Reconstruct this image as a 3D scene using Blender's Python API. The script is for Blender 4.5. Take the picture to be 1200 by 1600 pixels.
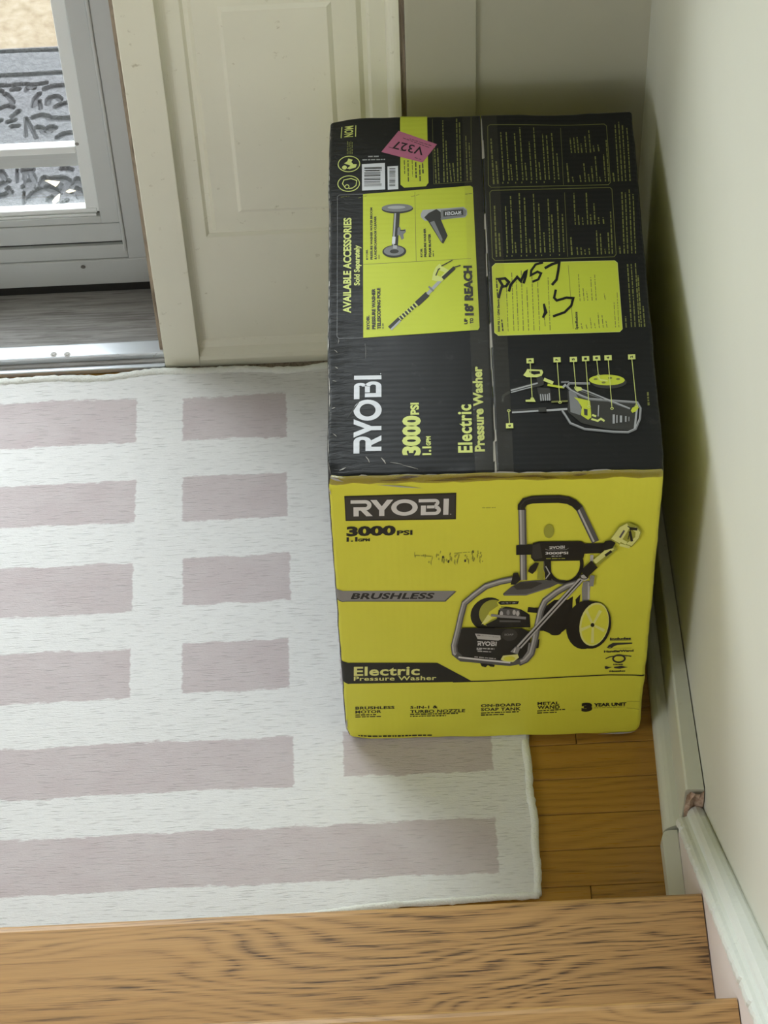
import bpy, bmesh, math, random
import numpy as np
from mathutils import Vector, Matrix, noise
from mathutils.geometry import tessellate_polygon

for o in list(bpy.data.objects):
    bpy.data.objects.remove(o)
SC = bpy.context.scene
COL = SC.collection
random.seed(7)

# ------------------------------------------------------------------ camera
F_PX = 4083.0
PITCH, YAW, ROLL = [math.radians(a) for a in (53.31163, 0.20148, -2.59007)]
CAM = Vector((0.061942, -1.980165, 3.208635))
_f = Vector((math.sin(YAW) * math.cos(PITCH), math.cos(YAW) * math.cos(PITCH), -math.sin(PITCH)))
_r = Vector((math.cos(YAW), -math.sin(YAW), 0))
_u = _r.cross(_f)
_r2 = math.cos(ROLL) * _r + math.sin(ROLL) * _u
_u2 = -math.sin(ROLL) * _r + math.cos(ROLL) * _u
cd = bpy.data.cameras.new('camera')
cam = bpy.data.objects.new('camera', cd)
COL.objects.link(cam)
cam.matrix_world = Matrix(((_r2.x, _u2.x, -_f.x, CAM.x), (_r2.y, _u2.y, -_f.y, CAM.y),
                           (_r2.z, _u2.z, -_f.z, CAM.z), (0, 0, 0, 1)))
cd.sensor_fit = 'VERTICAL'
cd.sensor_height = 32.0
cd.lens = F_PX / 1600.0 * 32.0
cd.clip_start = 0.05
SC.camera = cam


def ray(px, py):
    return (_r2 * ((px - 600) / F_PX) - _u2 * ((py - 800) / F_PX) + _f)


def atz(px, py, z=0.0):
    d = ray(px, py)
    return CAM + d * ((z - CAM.z) / d.z)


# ------------------------------------------------------------------ sky, light, exposure
w = bpy.data.worlds.new('overcast_sky')
SC.world = w
w.use_nodes = True
bg = w.node_tree.nodes['Background']
bg.inputs[0].default_value = (0.935, 0.945, 1.0, 1)
bg.inputs[1].default_value = 9.5


def portal(name, loc, rot, sx, sy):          # sampling aid in each glazed opening, gives no light itself
    ld = bpy.data.lights.new(name, 'AREA')
    ld.shape = 'RECTANGLE'
    ld.size, ld.size_y = sx, sy
    ld.cycles.is_portal = True
    o = bpy.data.objects.new(name, ld)
    o.location, o.rotation_euler = loc, rot
    COL.objects.link(o)


portal('door_portal', (-0.75, 0.96, 1.05), (math.radians(-90), 0, 0), 1.0, 2.1)
portal('sidelight_portal', (-0.037, 0.90, 1.50), (math.radians(-90), 0, 0), 0.40, 1.1)
portal('left_fill_portal', (-1.74, -1.35, 1.50), (0, math.radians(-90), 0), 1.1, 1.1)
portal('rear_fill_portal', (-0.60, -5.72, 2.70), (math.radians(90), 0, 0), 2.0, 1.5)

vs = SC.view_settings
vs.view_transform = 'Standard'
vs.look = 'None'
vs.exposure = -0.02
vs.gamma = 1.0
vs.use_curve_mapping = False


# ------------------------------------------------------------------ helpers
def tag(o, label=None, cat=None, kind=None, group=None):
    for k, v in (('label', label), ('category', cat), ('kind', kind), ('group', group)):
        if v:
            o[k] = v
    return o


def empty(name, loc=(0, 0, 0), rz=0.0):
    o = bpy.data.objects.new(name, None)
    o.empty_display_size = 0.05
    o.location = loc
    o.rotation_euler = (0, 0, rz)
    COL.objects.link(o)
    return o


def link(name, me, mats, parent=None, smooth=False):
    o = bpy.data.objects.new(name, me)
    COL.objects.link(o)
    if parent:
        o.parent = parent
    for m in (mats if isinstance(mats, (list, tuple)) else [mats]):
        me.materials.append(m)
    if smooth:
        for p in me.polygons:
            p.use_smooth = True
    return o


def from_bm(name, bm, mats, parent=None, smooth=False):
    me = bpy.data.meshes.new(name)
    bmesh.ops.recalc_face_normals(bm, faces=bm.faces)
    bm.to_mesh(me)
    bm.free()
    return link(name, me, mats, parent, smooth)


def bm_box(bm, x0, x1, y0, y1, z0, z1, bev=0.0, seg=2):
    r = bmesh.ops.create_cube(bm, size=1.0)
    for v in r['verts']:
        v.co = Vector((x0 + (v.co.x + .5) * (x1 - x0), y0 + (v.co.y + .5) * (y1 - y0), z0 + (v.co.z + .5) * (z1 - z0)))
    if bev:
        es = list({e for v in r['verts'] for e in v.link_edges})
        bmesh.ops.bevel(bm, geom=es, offset=bev, segments=seg, affect='EDGES', profile=0.5)


def box(name, x0, x1, y0, y1, z0, z1, m, parent=None, bev=0.0, seg=2):
    bm = bmesh.new()
    bm_box(bm, x0, x1, y0, y1, z0, z1, bev, seg)
    return from_bm(name, bm, m, parent)


def boxes(name, lst, m, parent=None, bev=0.0):
    bm = bmesh.new()
    for b in lst:
        bm_box(bm, *b, bev)
    return from_bm(name, bm, m, parent)


def prism(name, prof, p0, p1, ax_a, ax_b, m, parent=None, smooth=False):
    """profile of (a, b) points in axes ax_a, ax_b swept from p0 to p1"""
    bm = bmesh.new()
    rings = []
    for P in (Vector(p0), Vector(p1)):
        rings.append([bm.verts.new(P + Vector(ax_a) * a + Vector(ax_b) * b) for a, b in prof])
    n = len(prof)
    for i in range(n):
        bm.faces.new((rings[0][i], rings[0][(i + 1) % n], rings[1][(i + 1) % n], rings[1][i]))
    bm.faces.new(rings[0])
    bm.faces.new(rings[1][::-1])
    return from_bm(name, bm, m, parent, smooth)


# ------------------------------------------------------------------ materials
class NT:
    def __init__(s, name):
        s.m = bpy.data.materials.new(name)
        s.m.use_nodes = True
        s.t = s.m.node_tree
        s.b = s.t.nodes['Principled BSDF']
        s.out = s.t.nodes['Material Output']

    def n(s, typ, ins=None, **kw):
        nd = s.t.nodes.new(typ)
        for k, v in kw.items():
            setattr(nd, k, v)
        for k, v in (ins or {}).items():
            if isinstance(v, bpy.types.NodeSocket):
                s.t.links.new(v, nd.inputs[k])
            else:
                nd.inputs[k].default_value = v
        return nd

    def set(s, k, v):
        if isinstance(v, bpy.types.NodeSocket):
            s.t.links.new(v, s.b.inputs[k])
        else:
            s.b.inputs[k].default_value = v

    def coords(s, scale=(1, 1, 1), loc=(0, 0, 0), rot=(0, 0, 0), src='Object'):
        tc = s.n('ShaderNodeTexCoord')
        mp = s.n('ShaderNodeMapping', {'Vector': tc.outputs[src], 'Scale': scale, 'Location': loc, 'Rotation': rot})
        return mp.outputs[0]

    def noise(s, vec, scale=5.0, detail=4.0, rough=0.5, dist=0.0):
        return s.n('ShaderNodeTexNoise', {'Vector': vec, 'Scale': scale, 'Detail': detail, 'Roughness': rough, 'Distortion': dist}).outputs['Fac']

    def ramp(s, fac, stops):
        r = s.n('ShaderNodeValToRGB', {'Fac': fac})
        el = r.color_ramp.elements
        while len(el) > 1:
            el.remove(el[0])
        el[0].position, el[0].color = stops[0][0], (*stops[0][1], 1)
        for p, c in stops[1:]:
            e = el.new(p)
            e.color = (*c, 1)
        return r.outputs[0]

    def mix(s, fac, a, b, blend='MIX'):
        nd = s.n('ShaderNodeMix', data_type='RGBA', blend_type=blend)
        for k, v in ((0, fac), (6, a), (7, b)):
            if isinstance(v, bpy.types.NodeSocket):
                s.t.links.new(v, nd.inputs[k])
            else:
                nd.inputs[k].default_value = v if k == 0 else (*v[:3], 1)
        return nd.outputs[2]

    def math(s, op, a, b=None, clamp=False):
        nd = s.n('ShaderNodeMath', operation=op, use_clamp=clamp)
        for i, v in enumerate((a, b)):
            if v is None:
                continue
            if isinstance(v, bpy.types.NodeSocket):
                s.t.links.new(v, nd.inputs[i])
            else:
                nd.inputs[i].default_value = v
        return nd.outputs[0]

    def bump(s, h, strength=0.3, dist=0.001):
        nd = s.n('ShaderNodeBump', {'Height': h, 'Strength': strength, 'Distance': dist})
        s.t.links.new(nd.outputs[0], s.b.inputs['Normal'])
        return nd


def plain(name, col, rough=0.5, metal=0.0, spec=0.5):
    k = NT(name)
    k.set('Base Color', (*col, 1))
    k.set('Roughness', rough)
    k.set('Metallic', metal)
    k.set('Specular IOR Level', spec)
    return k.m


def paint(name, col, rough=0.45, amt=0.06, bump=0.12, bscale=220, dirt=None):
    k = NT(name)
    v = k.coords()
    n1 = k.noise(v, 6, 5, 0.6)
    c = k.mix(n1, [x * (1 - amt) for x in col], [min(1, x * (1 + amt)) for x in col])
    if dirt:
        n2 = k.noise(v, 55, 3, 0.7)
        c = k.mix(k.math('MULTIPLY', k.math('SUBTRACT', n2, 0.66, True), 6, True), c, dirt)
    k.set('Base Color', c)
    k.set('Roughness', rough)
    k.bump(k.noise(v, bscale, 2, 0.5), bump, 0.0006)
    return k.m


M = {}
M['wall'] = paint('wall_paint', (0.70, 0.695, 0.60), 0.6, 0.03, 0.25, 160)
M['wall_back'] = paint('shaded_back_wall_paint', (0.46, 0.44, 0.34), 0.6, 0.03, 0.2, 160)  # wall paint darkened: part of the back wall's shade is in this colour
M['cream'] = paint('cream_gloss_paint', (0.82, 0.80, 0.65), 0.38, 0.05, 0.1, 150, (0.45, 0.41, 0.26))
M['ceil'] = paint('ceiling_paint', (0.55, 0.545, 0.52), 0.8)  # unseen ceiling, darkened to cut bounced fill light
M['room'] = paint('room_wall_paint', (0.42, 0.40, 0.35), 0.7)  # unseen room walls, darkened to cut bounced fill light
M['base'] = paint('baseboard_paint', (0.66, 0.66, 0.55), 0.4, 0.06, 0.2, 120, (0.42, 0.39, 0.28))
M['cap'] = paint('chipped_white_paint', (0.80, 0.83, 0.78), 0.4, 0.05, 0.5, 140, (0.5, 0.47, 0.42))
M['skirt'] = paint('pale_primer', (0.78, 0.70, 0.66), 0.55, 0.06, 0.2, 200)
M['storm'] = paint('storm_door_enamel', (0.54, 0.565, 0.555), 0.35, 0.04, 0.05, 200)
M['storm_w'] = paint('white_vinyl', (0.80, 0.83, 0.82), 0.3, 0.03, 0.05, 200)
M['gap'] = plain('black_gap', (0.02, 0.02, 0.018), 0.9)
M['alu'] = paint('worn_aluminium', (0.72, 0.76, 0.80), 0.35, 0.12, 0.2, 90, (0.35, 0.33, 0.30))
M['alu'].node_tree.nodes['Principled BSDF'].inputs['Metallic'].default_value = 0.6
M['screw'] = plain('screw_steel', (0.25, 0.24, 0.22), 0.35, 0.8)


def weathered(name, a, b, sc=(6, 60, 60)):
    k = NT(name)
    v = k.coords(sc)
    n = k.noise(v, 3, 6, 0.7, 0.6)
    k.set('Base Color', k.ramp(n, [(0.3, a), (0.55, b), (0.75, [x * 1.25 for x in b])]))
    k.set('Roughness', 0.8)
    k.bump(n, 0.5, 0.0015)
    return k.m


M['brown'] = weathered('weathered_brown_wood', (0.10, 0.07, 0.045), (0.30, 0.24, 0.18), (60, 60, 6))
M['sill'] = weathered('grey_weathered_sill', (0.20, 0.19, 0.175), (0.40, 0.39, 0.38), (3, 60, 60))
M['raw'] = weathered('raw_split_wood', (0.30, 0.15, 0.09), (0.55, 0.40, 0.30), (40, 10, 30))
M['concrete'] = None


def oak(name, light, mid, dark, sx=1.0, seed=0.0, gloss=0.3, cath=1.0, dstr=1.0):
    k = NT(name)
    tc = k.n('ShaderNodeTexCoord')
    inf = k.n('ShaderNodeObjectInfo')
    off = k.n('ShaderNodeVectorMath', {0: tc.outputs['Object']}, operation='ADD')
    sh = k.n('ShaderNodeCombineXYZ', {'X': k.math('MULTIPLY', inf.outputs['Random'], 7.3), 'Y': k.math('MULTIPLY', inf.outputs['Random'], 3.1), 'Z': seed})
    k.t.links.new(sh.outputs[0], off.inputs[1])

    def mp(s):
        return k.n('ShaderNodeMapping', {'Vector': off.outputs[0], 'Scale': s}).outputs[0]
    big = k.noise(mp((1.5 * sx, 6, 6)), 1.0, 2, 0.5, 0.4)
    yco = k.n('ShaderNodeSeparateXYZ', {0: off.outputs[0]}).outputs[1]
    ring = k.math('ADD', k.math('MULTIPLY', yco, 62.0), k.math('MULTIPLY', big, 16.0 * cath))
    tri = k.math('SUBTRACT', 1.0, k.math('ABSOLUTE', k.math('SUBTRACT', k.math('MULTIPLY', k.math('FRACT', ring), 2.0), 1.0)))
    ringm = k.math('POWER', tri, 1.8)
    pores = k.noise(mp((12 * sx, 420, 420)), 1.0, 3, 0.65)
    streak = k.noise(mp((2.2 * sx, 75, 75)), 1.0, 5, 0.65)
    patch = k.noise(mp((2.0 * sx, 8, 8)), 1.0, 2, 0.5)
    c = k.mix(streak, mid, light)
    pm = k.math('MULTIPLY', k.math('SUBTRACT', pores, 0.44, True), 5.0, True)
    pm = k.math('MULTIPLY', pm, k.math('ADD', k.math('MULTIPLY', ringm, 1.2), 0.26))
    dk = k.math('MULTIPLY', k.math('MULTIPLY', pm, k.math('MULTIPLY', k.math('SUBTRACT', patch, 0.30, True), 3.2)), dstr, True)
    c = k.mix(dk, c, dark)
    c2 = k.mix(k.math('MULTIPLY', ringm, 0.35), c, mid, 'MULTIPLY')
    c = k.mix(0.5, c, c2)
    k.set('Base Color', c)
    k.set('Roughness', k.math('ADD', k.math('MULTIPLY', pores, 0.2), gloss - 0.05))
    k.bump(k.math('SUBTRACT', streak, dk), 0.12, 0.0006)
    return k.m


M['tread'] = oak('oak_tread_varnish', (0.60, 0.355, 0.14), (0.43, 0.235, 0.08), (0.085, 0.045, 0.018), 1.0, 0.0, 0.34, 1.3, 0.9)
M['plank'] = oak('oak_floor_varnish', (0.47, 0.25, 0.045), (0.34, 0.165, 0.022), (0.10, 0.05, 0.010), 1.3, 5.0, 0.25, 0.6, 0.45)


def glass(name):
    k = NT(name)
    tr = k.n('ShaderNodeBsdfTransparent', {'Color': (0.93, 0.96, 0.95, 1)})
    gl = k.n('ShaderNodeBsdfGlossy', {'Color': (1, 1, 1, 1), 'Roughness': 0.02})
    lw = k.n('ShaderNodeLayerWeight', {'Blend': 0.5})
    fr = k.math('ADD', 0.04, k.math('MULTIPLY', k.math('POWER', lw.outputs['Facing'], 5.0), 0.9))
    mx = k.n('ShaderNodeMixShader', {0: fr, 1: tr.outputs[0], 2: gl.outputs[0]})
    k.t.links.new(mx.outputs[0], k.out.inputs[0])
    return k.m


M['glass'] = glass('window_glass')


def ground(name, a, b, c, sc=40):
    k = NT(name)
    v = k.coords()
    n1 = k.noise(v, sc, 6, 0.7)
    n2 = k.noise(v, 7, 3, 0.5)
    col = k.ramp(n1, [(0.30, a), (0.5, b), (0.72, c)])
    k.set('Base Color', k.mix(k.math('MULTIPLY', n2, 0.3), col, a))
    k.set('Roughness', 0.95)
    k.bump(n1, 0.5, 0.004)
    return k.m


M['concrete'] = ground('sandy_concrete', (0.105, 0.075, 0.042), (0.165, 0.132, 0.088), (0.205, 0.175, 0.135), 38)
M['lawn'] = ground('lawn_ground', (0.10, 0.13, 0.05), (0.16, 0.2, 0.08), (0.25, 0.27, 0.12), 20)
M['siding'] = paint('house_siding', (0.6, 0.58, 0.52), 0.7)

# ------------------------------------------------------------------ setting: shell
WY = 0.7194                                   # inner face of the back wall


def wx(y):                                    # right wall runs a touch out of square
    return 0.472 + (0.72 - y) * 0.0165


# landing floor with planks
fl = box('floor', -1.6, 0.56, -0.42, 0.7, -0.06, -0.0165, M['plank'])
tag(fl, 'honey oak strip floor of the entry landing, mostly under the rug', 'floor', 'structure')
PW = 0.0572
y = -0.42
row = 0
plank_me = {}
while y < 0.70 - 0.01:
    cuts = sorted([-1.6, 0.56, (-0.9, -0.35, 0.02, -0.6)[row % 4], 0.33 if row % 5 == 2 else (-1.3)])
    for a, b in zip(cuts, cuts[1:]):
        key = round(b - a, 4)
        if key not in plank_me:
            bm = bmesh.new()
            bm_box(bm, 0, b - a - 0.0008, 0, PW - 0.0007, -0.0163, 0.0, 0.0009, 1)
            me = bpy.data.meshes.new('floor_plank')
            bmesh.ops.recalc_face_normals(bm, faces=bm.faces)
            bm.to_mesh(me)
            bm.free()
            me.materials.append(M['plank'])
            plank_me[key] = me
        o = bpy.data.objects.new('floor_plank', plank_me[key])
        COL.objects.link(o)
        o.parent = fl
        o.location = (a, y, random.uniform(-0.0003, 0.0))
    y += PW
    row += 1

DX0, DX1 = -1.19, -0.267                      # door opening
SX0, SX1 = -0.2123, 0.1316                    # sidelight opening
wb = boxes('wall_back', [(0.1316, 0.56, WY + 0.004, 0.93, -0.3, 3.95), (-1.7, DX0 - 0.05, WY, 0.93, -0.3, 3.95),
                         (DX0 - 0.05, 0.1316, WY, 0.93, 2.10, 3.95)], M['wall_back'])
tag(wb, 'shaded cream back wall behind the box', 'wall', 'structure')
hw = boxes('wall_outside', [(0.57, 6, 0.86, 0.95, -0.3, 4.2), (-7, -1.72, 0.86, 0.95, -0.3, 4.2)], M['siding'])
tag(hw, 'outer house wall on both sides of the entrance', 'wall', 'structure')

bm = bmesh.new()
ys = [0.93, -5.6]
vv = [bm.verts.new((wx(yy) + dx, yy, zz)) for yy in ys for dx in (0, 0.12) for zz in (-0.3, 3.95)]
bmesh.ops.convex_hull(bm, input=vv)
wr = from_bm('wall_right', bm, M['wall'])
tag(wr, 'smooth off-white wall along the right of the stairs', 'wall', 'structure')
LW = (-1.90, -0.80, 0.95, 2.05)                 # unseen window added for fill light from the left: y0, y1, z0, z1
tag(boxes('wall_left', [(-1.72, -1.6, -5.6, LW[0], -0.3, 3.95), (-1.72, -1.6, LW[1], 0.93, -0.3, 3.95), (-1.72, -1.6, LW[0], LW[1], -0.3, LW[2]),
                        (-1.72, -1.6, LW[0], LW[1], LW[3], 3.95)], M['room']), 'darkened wall left of the landing, out of frame', 'wall', 'structure')
fill_win_left = empty('fill_window_left', (-1.66, (LW[0] + LW[1]) / 2, LW[2]))
tag(fill_win_left, 'window added for fill light in the left wall beside the stairs, out of frame', 'window', 'structure')
hw_, hh_ = (LW[1] - LW[0]) / 2, LW[3] - LW[2]
boxes('window_frame', [(-0.04, 0.04, -hw_, -hw_ + 0.05, 0, hh_), (-0.04, 0.04, hw_ - 0.05, hw_, 0, hh_), (-0.04, 0.04, -hw_ + 0.05, hw_ - 0.05, 0, 0.05),
                       (-0.04, 0.04, -hw_ + 0.05, hw_ - 0.05, hh_ - 0.05, hh_)], M['storm_w'], fill_win_left)
box('pane', -0.003, 0.003, -hw_ + 0.05, hw_ - 0.05, 0.05, hh_ - 0.05, M['glass'], fill_win_left)
wre = boxes('wall_rear', [(-1.72, -1.6, -5.7, -5.5, -0.3, 3.95), (-1.6, 0.56, -5.7, -5.5, -0.3, 1.95), (-1.6, 0.56, -5.7, -5.5, 3.45, 3.95),
                          (0.40, 0.56, -5.7, -5.5, 1.95, 3.45)], M['room'])
tag(wre, 'wall far behind the stairs with an added fill-light window', 'wall', 'structure')
fill_win_rear = empty('fill_window_rear', (-0.6, -5.6, 1.95))  # unseen window added to give fill light from behind
tag(fill_win_rear, 'wide unseen window added for fill light behind the stairs', 'window', 'structure')
boxes('window_frame', [(-1.0, -0.94, -0.05, 0.05, 0, 1.5), (0.94, 1.0, -0.05, 0.05, 0, 1.5), (-0.94, 0.94, -0.05, 0.05, 0, 0.06),
                       (-0.94, 0.94, -0.05, 0.05, 1.44, 1.5), (-0.03, 0.03, -0.05, 0.05, 0.06, 1.44)], M['storm_w'], fill_win_rear)
box('pane', -0.94, 0.94, -0.004, 0.004, 0.06, 1.44, M['glass'], fill_win_rear)
tag(box('ceiling', -1.72, 0.68, -5.7, 0.95, 3.95, 4.05, M['ceil']), 'darkened ceiling high over the stairwell', 'ceiling', 'structure')

# ------------------------------------------------------------------ outdoors
tag(box('ground_stoop', -2.2, 1.0, 0.95, 4.0, -0.30, -0.108, M['concrete']), 'bright sandy concrete stoop outside the glass door', 'stoop', 'structure')
tag(box('ground_lawn', -30, 30, 0.96, 45, -0.45, -0.31, M['lawn']), 'lawn in front of the house', 'lawn', 'structure')

# ------------------------------------------------------------------ storm door (door_1)
d1 = empty('door_1', (-0.73, 0.895, 0.03))
tag(d1, 'grey-white aluminium storm door with glass panes', 'door', 'structure')


def part(name, lst, m, parent, bev=0.0, off=None):
    o = parent.location if off is None else off
    return boxes(name, [(a - o[0], b - o[0], c - o[1], d - o[1], e - o[2], f - o[2]) for a, b, c, d, e, f in lst], m, parent, bev)


XL = -0.73 * 2
for sgn in (0, 1):
    def mx(a, b):
        return (a, b) if sgn == 0 else (XL - b, XL - a)
    part('outer_stile', [(*mx(-0.3207, -0.264), 0.880, 0.912, 0.03, 2.06)], M['storm'], d1, 0.0015)
    part('stile', [(*mx(-0.3555, -0.3262), 0.884, 0.910, 0.167, 2.0)], M['storm'], d1, 0.001)
    part('glazing_bead', [(*mx(-0.3775, -0.3560), 0.892, 0.908, 0.186, 1.94)], M['storm_w'], d1, 0.0015)
    a = mx(-0.3262, -0.3207)
    bm = bmesh.new()
    bm_box(bm, a[0] + 0.73, a[1] + 0.73, 0.8765 - 0.895, 0.905 - 0.895, 0.106 - 0.03, 1.97, 0.0022, 3)
    from_bm('quarter_round', bm, M['storm'], d1)
    part('groove', [(*mx(-0.3268, -0.3260), 0.8835, 0.9, 0.125, 2.0)], M['gap'], d1)
x0, x1 = XL + 0.264, -0.3207
part('door_sweep', [(x0, -0.268, 0.8775, 0.912, 0.030, 0.0878)], M['storm'], d1, 0.002)
part('light_block_strip', [(x0, -0.268, 0.8825, 0.905, 0.0075, 0.0315)], M['gap'], d1)  # black strip added to block leaking light and darken under the sweep
part('bottom_rail', [(x0, -0.3207, 0.880, 0.912, 0.0890, 0.1195)], M['storm'], d1, 0.0012)
part('groove', [(x0, -0.3262, 0.8865, 0.912, 0.1195, 0.124)], M['gap'], d1)
part('rail', [(XL + 0.3262, -0.3262, 0.884, 0.910, 0.1240, 0.1655)], M['storm'], d1, 0.001)
part('rail', [(XL + 0.3555, -0.3555, 0.8845, 0.910, 0.1672, 0.1815)], M['storm'], d1, 0.001)
part('track_channel', [(XL + 0.3555, -0.3555, 0.8935, 0.9, 0.1780, 0.1835)], M['screw'], d1)
part('track_rib', [(XL + 0.3555, -0.362, 0.8875, 0.8895, 0.1815, 0.1860)], M['storm_w'], d1)
part('glazing_bead', [(XL + 0.3775, -0.3600, 0.8905, 0.9045, 0.1835, 0.1955)], M['storm_w'], d1, 0.002)
part('top_rail', [(x0, -0.3207, 0.880, 0.912, 1.94, 2.06)], M['storm'], d1, 0.001)
part('meeting_rail', [(XL + 0.3775, -0.3775, 0.891, 0.905, 0.3180, 0.3330)], M['storm_w'], d1, 0.002)
part('meeting_rail', [(XL + 0.3775, -0.3775, 0.894, 0.905, 0.3050, 0.3165)], M['storm'], d1, 0.001)
part('meeting_rail', [(XL + 0.3775, -0.3775, 0.903, 0.912, 0.2790, 0.3050)], M['storm'], d1, 0.001)
part('pane', [(XL + 0.3775, -0.3775, 0.8985, 0.9015, 0.3330, 1.94)], M['glass'], d1)
part('pane', [(XL + 0.3775, -0.3775, 0.9050, 0.9080, 0.1900, 0.2790)], M['glass'], d1)


def screw(name, x, y, z, r, axis, parent, loc):
    bm = bmesh.new()
    bmesh.ops.create_cone(bm, cap_ends=True, segments=16, radius1=r, radius2=r * 0.6, depth=r * 0.5)
    bmesh.ops.create_cone(bm, cap_ends=True, segments=16, radius1=r * 1.25, radius2=r * 1.25, depth=r * 0.15)
    if axis == 'Y':
        bmesh.ops.rotate(bm, verts=bm.verts, cent=(0, 0, 0), matrix=Matrix.Rotation(math.radians(90), 3, 'X'))
    bmesh.ops.translate(bm, verts=bm.verts, vec=Vector((x, y, z)) - Vector(loc))
    return from_bm(name, bm, M['screw'], parent)


screw('screw', -0.3954, 0.877, 0.0743, 0.0032, 'Y', d1, d1.location)
screw('screw', -0.3740, 0.8915, 0.338, 0.0026, 'Y', d1, d1.location)

# ------------------------------------------------------------------ threshold and sill
t3 = empty('trim_3', (-0.73, 0.75, 0))
tag(t3, 'worn aluminium threshold and grey sill at the doorway', 'threshold', 'structure')
bm = bmesh.new()
prof = [(0.757, -0.02), (0.757, 0.018), (0.772, 0.0195), (0.773, 0.0175), (0.789, 0.0190), (0.790, 0.0170), (0.806, 0.0180), (0.807, 0.0160), (0.822, 0.0165), (0.823, 0.0145), (0.845, 0.0145),
        (0.847, 0.011), (0.93, 0.004), (0.96, 0.0), (0.96, -0.02)]
prism('sill_board', [(a - 0.75, b) for a, b in prof], (DX0 + 0.73, 0, 0), (-0.2745 + 0.73, 0, 0), (0, 1, 0), (0, 0, 1), M['sill'], t3)
bm.free()
part('threshold_plate', [(DX0, -0.2672, 0.7285, 0.757, 0.004, 0.026)], M['alu'], t3, 0.0025)
part('threshold_step', [(DX0, -0.2672, 0.7215, 0.7283, 0.0, 0.015)], M['sill'], t3, 0.001)
part('threshold_lip', [(DX0, -0.2672, 0.7135, 0.7213, 0.0, 0.011)], M['alu'], t3, 0.0015)
for px in (84, 105):
    p = atz(px, 554, 0.026)
    screw('screw', p.x, p.y, 0.0262, 0.0042, 'Z', t3, t3.location)

# ------------------------------------------------------------------ mullion post
t1 = empty('trim_1', (-0.239, WY, 0))
tag(t1, 'narrow cream painted post between glass door and sidelight', 'trim', 'structure')
part('post_board', [(-0.267, -0.2112, WY - 0.004, WY + 0.02, 0.004, 2.10)], M['cream'], t1, 0.0012)
part('jamb', [(-0.2745, -0.2125, WY + 0.016, 0.878, 0.0, 2.10)], M['brown'], t1)
part('storm_jamb', [(-0.2665, -0.2125, 0.878, 0.93, -0.3, 2.10)], M['storm'], t1)

# ------------------------------------------------------------------ sidelight (window_1)
w1 = empty('window_1', (-0.04, 0.735, 0))
tag(w1, 'cream sidelight with a moulded lower panel beside the doorway', 'sidelight', 'structure')
rects = [(-0.2015, 0.1242, 0.012, 0.93, 0.735), (-0.1790, 0.0813, 0.2828, 0.80, 0.735), (-0.1745, 0.0770, 0.2875, 0.796, 0.7395),
         (-0.1685, 0.0710, 0.2945, 0.79, 0.7395), (-0.1625, 0.0640, 0.3018, 0.784, 0.7325), (-0.1265, 0.0303, 0.3370, 0.748, 0.7325),
         (-0.1215, 0.0235, 0.3460, 0.742, 0.7285)]
bm = bmesh.new()
rv = []
for a, b, c, d, yy in rects:
    rv.append([bm.verts.new((x + 0.04, yy - 0.735, z)) for x, z in ((a, c), (b, c), (b, d), (a, d))])
back = [bm.verts.new((x + 0.04, 0.04, z)) for x, z in ((-0.2015, 0.012), (0.1242, 0.012), (0.1242, 0.93), (-0.2015, 0.93))]
for A, B in zip(rv, rv[1:]):
    for i in range(4):
        bm.faces.new((A[i], A[(i + 1) % 4], B[(i + 1) % 4], B[i]))
for i in range(4):
    bm.faces.new((back[i], back[(i + 1) % 4], rv[0][(i + 1) % 4], rv[0][i]))
bm.faces.new(rv[-1])
bm.faces.new(back[::-1])
from_bm('panel', bm, M['cream'], w1)


def cove(n, wd, dp, convex=False):
    pts = []
    for i in range(n + 1):
        t = math.pi / 2 * i / n
        if convex:
            pts.append((wd * math.sin(t), -dp * math.cos(t)))
        else:
            pts.append((wd * (1 - math.cos(t)), -dp * (1 - math.sin(t))))
    return pts


pf = [(0, 0.01)] + cove(6, 0.0125, 0.014) + [(0.0125, 0.01)]
prism('stop_moulding', pf, (-0.2117 + 0.04, 0, 0.006), (-0.2117 + 0.04, 0, 2.0), (1, 0, 0), (0, 1, 0), M['cream'], w1, False)
pf = [(0, 0.01)] + cove(7, 0.019, 0.013, True) + [(0.019, 0.01)]
prism('stop_moulding', pf, (0.1227 + 0.04, 0, 0.006), (0.1227 + 0.04, 0, 2.0), (-1, 0, 0), (0, 1, 0), M['cream'], w1, False)
pf = [(-0.012, 0.01), (-0.012, -0.019), (0.004, -0.019), (0.011, -0.0165), (0.016, -0.011), (0.02, -0.006), (0.03, -0.002), (0.033, 0.0), (0.033, 0.01)]
prism('bottom_moulding', pf, (-0.2117 + 0.04, 0, 0.014), (0.1227 + 0.04, 0, 0.014), (0, 0, 1), (0, 1, 0), M['cream'], w1)
part('chipped_edge', [(0.1229, 0.1300, 0.726, 0.78, 0.0, 2.10)], M['brown'], w1)
part('mid_rail', [(-0.2123, 0.1229, 0.733, 0.775, 0.93, 1.0)], M['cream'], w1, 0.002)
part('top_rail', [(-0.2123, 0.1229, 0.733, 0.775, 1.98, 2.10)], M['cream'], w1, 0.002)
part('pane', [(-0.2123, 0.1229, 0.752, 0.756, 1.0, 1.98)], M['glass'], w1)
part('outer_skin', [(-0.2123, 0.1316, 0.80, 0.92, -0.3, 1.0)], M['siding'], w1)
part('foot_strip', [(-0.2745, 0.40, 0.7005, WY + 0.01, -0.016, 0.0025)], M['brown'], w1)

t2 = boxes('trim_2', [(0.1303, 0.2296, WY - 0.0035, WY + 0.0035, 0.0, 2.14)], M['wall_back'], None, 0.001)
tag(t2, 'flat painted casing board right of the sidelight', 'trim', 'structure')

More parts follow.
